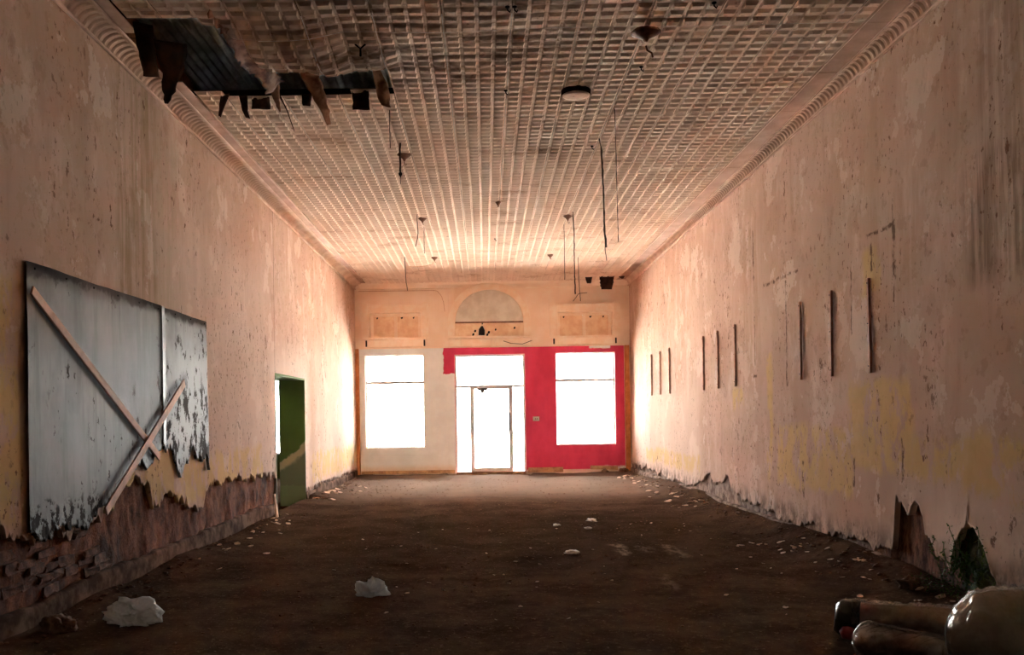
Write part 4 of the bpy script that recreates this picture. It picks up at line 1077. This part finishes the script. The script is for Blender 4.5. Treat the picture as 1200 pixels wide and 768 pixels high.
MB().lathe([(.001,.045),(.04,.035),(.06,0),(.045,-.04),(.01,-.05)], tuple(Vector((2.42, 6.20, .055)) - b0), 12).build('pink_scrap', M['pink'], e, True)
bundle('wrapped_roll', (2.34, 5.86, .10), (2.68, 5.36, .10), .115, M['carpet2'], 'low dark wrapped roll lying between the long roll and the big bundle', 5, squash=.85, taper=.16)
bundle('wrapped_bundle', (2.49, 4.98, .285), (3.76, 4.90, .285), .285, M['carpet3'], 'big pale bundle in glossy clear wrap in the bottom right corner', 8, squash=1.0, lump=.06, taper=.24, film_off=.012)

def crumple(name, c, sx, sy, sz, m, label, seed, cat='plastic bag'):
    bm = bmesh.new(); bmesh.ops.create_icosphere(bm, subdivisions=4, radius=1)
    rn = np.random.RandomState(seed)
    dirs = rn.normal(size=(34, 3)); dirs /= np.linalg.norm(dirs, axis=1)[:, None]; amp = rn.uniform(.45, 1.15, 34)
    for v in bm.verts:
        p = np.array(v.co); d = dirs @ p; w = np.exp(d*22); rr = (w*amp).sum()/w.sum()
        for k in range(4):
            f_ = 1.3*1.9**k
            rr += .34/1.55**k*(.5 - abs(float(fbm(p[0]*f_ + seed + p[2]*f_*.7, p[1]*f_ - p[2]*f_*.8 + 3*k, 2)))*2.2)
        q = p*max(rr, .25)
        if q[2] < -.30: q[2] = -.30 + (q[2]+.30)*.12
        v.co = (q[0]*sx, q[1]*sy, (q[2]+.34)*sz)
    me = bpy.data.meshes.new(name); bm.to_mesh(me); bm.free(); me.materials.append(m); me.polygons.foreach_set('use_smooth', [True]*len(me.polygons))
    o = link(name, me, None, (c[0], c[1], fh(c[0], c[1]) - .004)); return tag(o, label, cat)
crumple('plastic_bag', (-2.76, 7.08), .25, .15, .14, M['bag'], 'large white plastic bag crumpled on the dirt by the left wall', 5)
crumple('plastic_bag', (-1.03, 8.12), .15, .10, .13, M['bag'], 'small white plastic bag crumpled in the middle of the floor', 9)
for x, y, s_, lb in [(1.53, 13.45, .09, 'largest white scrap on the far right of the floor'), (.96, 10.45, .085, 'flat white scrap right of the floor centre'), (.98, 13.0, .06, 'thin white scrap left of the largest floor scrap'), (1.38, 12.6, .055, 'small white scrap just before the largest floor scrap')]:
    crumple('paper_scrap', (x, y), s_, s_*1.4, s_*.3, M['white_scrap'], lb, int(x*100), 'scrap')

# flakes of plaster fallen along the walls
fl_meshes = []
for k in range(8):
    n_ = 6; pts = [(math.cos(2*math.pi*i/n_)*RNG.uniform(.5, 1), math.sin(2*math.pi*i/n_)*RNG.uniform(.35, .8)) for i in range(n_)]
    m_ = MB().prism(pts, 'z', -.06, .06); m_.v = [(x, y, z + .12*x*x) for x, y, z in m_.v]
    o = m_.build('plaster_flake', M['flake']); fl_meshes.append(o.data); bpy.data.objects.remove(o)
def flake(x, y, s_, label, group):
    o = link('plaster_flake', fl_meshes[RNG.randint(8)], None, (x, y, fh(x, y) + s_*.06))
    o.scale = (s_, s_, s_); o.rotation_euler = (RNG.uniform(-.35, .35), RNG.uniform(-.35, .35), RNG.uniform(0, 6.28)); tag(o, label, 'plaster flake', group)
for k in range(46): flake(XR - .18 - abs(RNG.normal())*.32, RNG.uniform(6.9, 11.0), RNG.uniform(.025, .06), 'fallen plaster flake on the dirt along the near right wall', 'flakes along the near right wall')
for k in range(40): flake(XR - .2 - abs(RNG.normal())*.3, RNG.uniform(15.0, 23.5), RNG.uniform(.04, .10), 'fallen plaster flake on the dirt along the far right wall', 'flakes along the far right wall')
for k in range(26): flake(XL + .12 + abs(RNG.normal())*.25, RNG.uniform(9.5, 14.9), RNG.uniform(.03, .07), 'fallen plaster flake on the dirt along the near left wall', 'flakes along the near left wall')
for k in range(24): flake(XL + .12 + abs(RNG.normal())*.30, RNG.uniform(17.4, 21.5), RNG.uniform(.04, .10), 'fallen plaster flake on the dirt beyond the side doorway', 'flakes beyond the side doorway')
for k in range(64): flake(RNG.uniform(-1.6, 3.2), RNG.uniform(7.0, 13.0), RNG.uniform(.015, .035), 'tiny pale chip scattered on the middle of the floor', 'chips on the floor')
# curled strip of coat standing against the wall beside the doorway
P = np.array([[(XL + .10 + .05*u + .02*math.sin(v*3), 14.25 + .16*v - .05*u, .02 + .36*(1-u)*(1 if v < .6 else .75)) for v in np.linspace(0, 1, 6)] for u in np.linspace(0, 1, 8)])
o = grid_mesh('plaster_curl', P, M['flake'], None); o.modifiers.new('t', 'SOLIDIFY').thickness = .008
tag(o, 'pale strip of fallen plaster leaning on the left wall by the doorway', 'plaster curl')
# clods of mud along the walls: nobody could count them
def clods(name, spots, label):
    mb = MB()
    for x, y, s_ in spots:
        bm = bmesh.new(); bmesh.ops.create_icosphere(bm, subdivisions=1, radius=1)
        vs = [(x + v.co.x*s_*RNG.uniform(.6, 1.2), y + v.co.y*s_*RNG.uniform(.6, 1.2), fh(x, y) + s_*.05 + v.co.z*s_*RNG.uniform(.4, .8)) for v in bm.verts]
        bm.verts.index_update(); mb.add(vs, [[v.index for v in f.verts] for f in bm.faces]); bm.free()
    o = mb.build(name, M['rubble'], fix=False); tag(o, label, 'rubble', kind='stuff')
clods('mud_rubble', [(XR - .05 - abs(RNG.normal())*.22, RNG.uniform(6.2, 23.5), RNG.uniform(.012, .034)) for _ in range(200)], 'small clods of mud banked along the right wall')
clods('mud_rubble', [(XL + .05 + abs(RNG.normal())*.2, y_, RNG.uniform(.012, .036)) for y_ in list(RNG.uniform(6, 14.8, 110)) + list(RNG.uniform(17.4, 23.5, 60))], 'small clods of mud banked along the left wall')
clods('mud_rubble', [(RNG.uniform(-3.2, 3.6), RNG.uniform(6, 23.5), RNG.uniform(.006, .020)) for _ in range(1500)], 'fine crumbs of earth strewn over the floor')
for x, y, s_, lb in [(-3.15, 6.75, .14, 'brown clod of fallen wall in the near left corner'), (3.55, 7.75, .12, 'brown clod fallen below the first hole in the right wall'), (3.10, 24.05, .10, 'brown clod at the foot of the red wallboard'), (3.58, 23.98, .13, 'dark clod at the foot of the right wood post')]:
    crumple('mud_clod', (x, y), s_, s_*.8, s_*.7, M['rubble'], lb, int(abs(x)*77), 'clod')
# weeds and moss in the second hole of the right wall
weed = empty('weed', (XR - .08, 7.25, fh(XR-.08, 7.25))); tag(weed, 'green weeds and moss growing from the hole in the right wall', 'weed')
wv = Vector(weed.location)
stems = MB(); leaves = MB()
def leafq(p, s_):
    d = Vector((RNG.normal(), RNG.normal(), RNG.normal()*.6)).normalized(); u = d.cross(Vector((.3, .2, 1))).normalized()
    leaves.add([p, p + d*s_*.5 + u*s_*.32, p + d*s_, p + d*s_*.5 - u*s_*.32], [(0,1,2,3)])
for k in range(26):
    y = RNG.uniform(-.30, .42); p = Vector((RNG.uniform(-.02, .10), y, RNG.uniform(.0, .25))); pts = [p.copy()]
    for q in range(6):
        p = p + Vector((RNG.uniform(-.045, .03), RNG.uniform(-.03, .03), RNG.uniform(.01, .07))); pts.append(p.copy())
        for _ in range(4): leafq(p + Vector(RNG.uniform(-.012, .012, 3)), RNG.uniform(.018, .04))
    stems.tube(pts, .003, 5)
for k in range(420):
    y = RNG.uniform(-.55, .62); leafq(Vector((RNG.uniform(-.22, .02), y, RNG.uniform(.02, .10))), RNG.uniform(.015, .035))
stems.build('stems', M['leaf'], weed); tag(leaves.build('leaves', M['leaf'], weed, fix=False), kind='stuff')
ys = np.linspace(-.34, .28, 26); zs = np.linspace(.03, .62, 26); Yg, Zg = np.meshgrid(ys, zs, indexing='ij')
Xs = .08 + .028 + .02 + fbm(Yg*8, Zg*8, 4)*.03
cy = np.interp(Zg, [.03, .3, .62], [-.02, -.02, .06]); mkk = (np.abs(Yg - cy) < .27 - .26*Zg + .06*fbm(Yg*9, Zg*9, 3))[:-1, :-1]
grid_mesh('moss_mat', np.stack([Xs, Yg, Zg], -1), M['moss'], weed, mask=mkk)
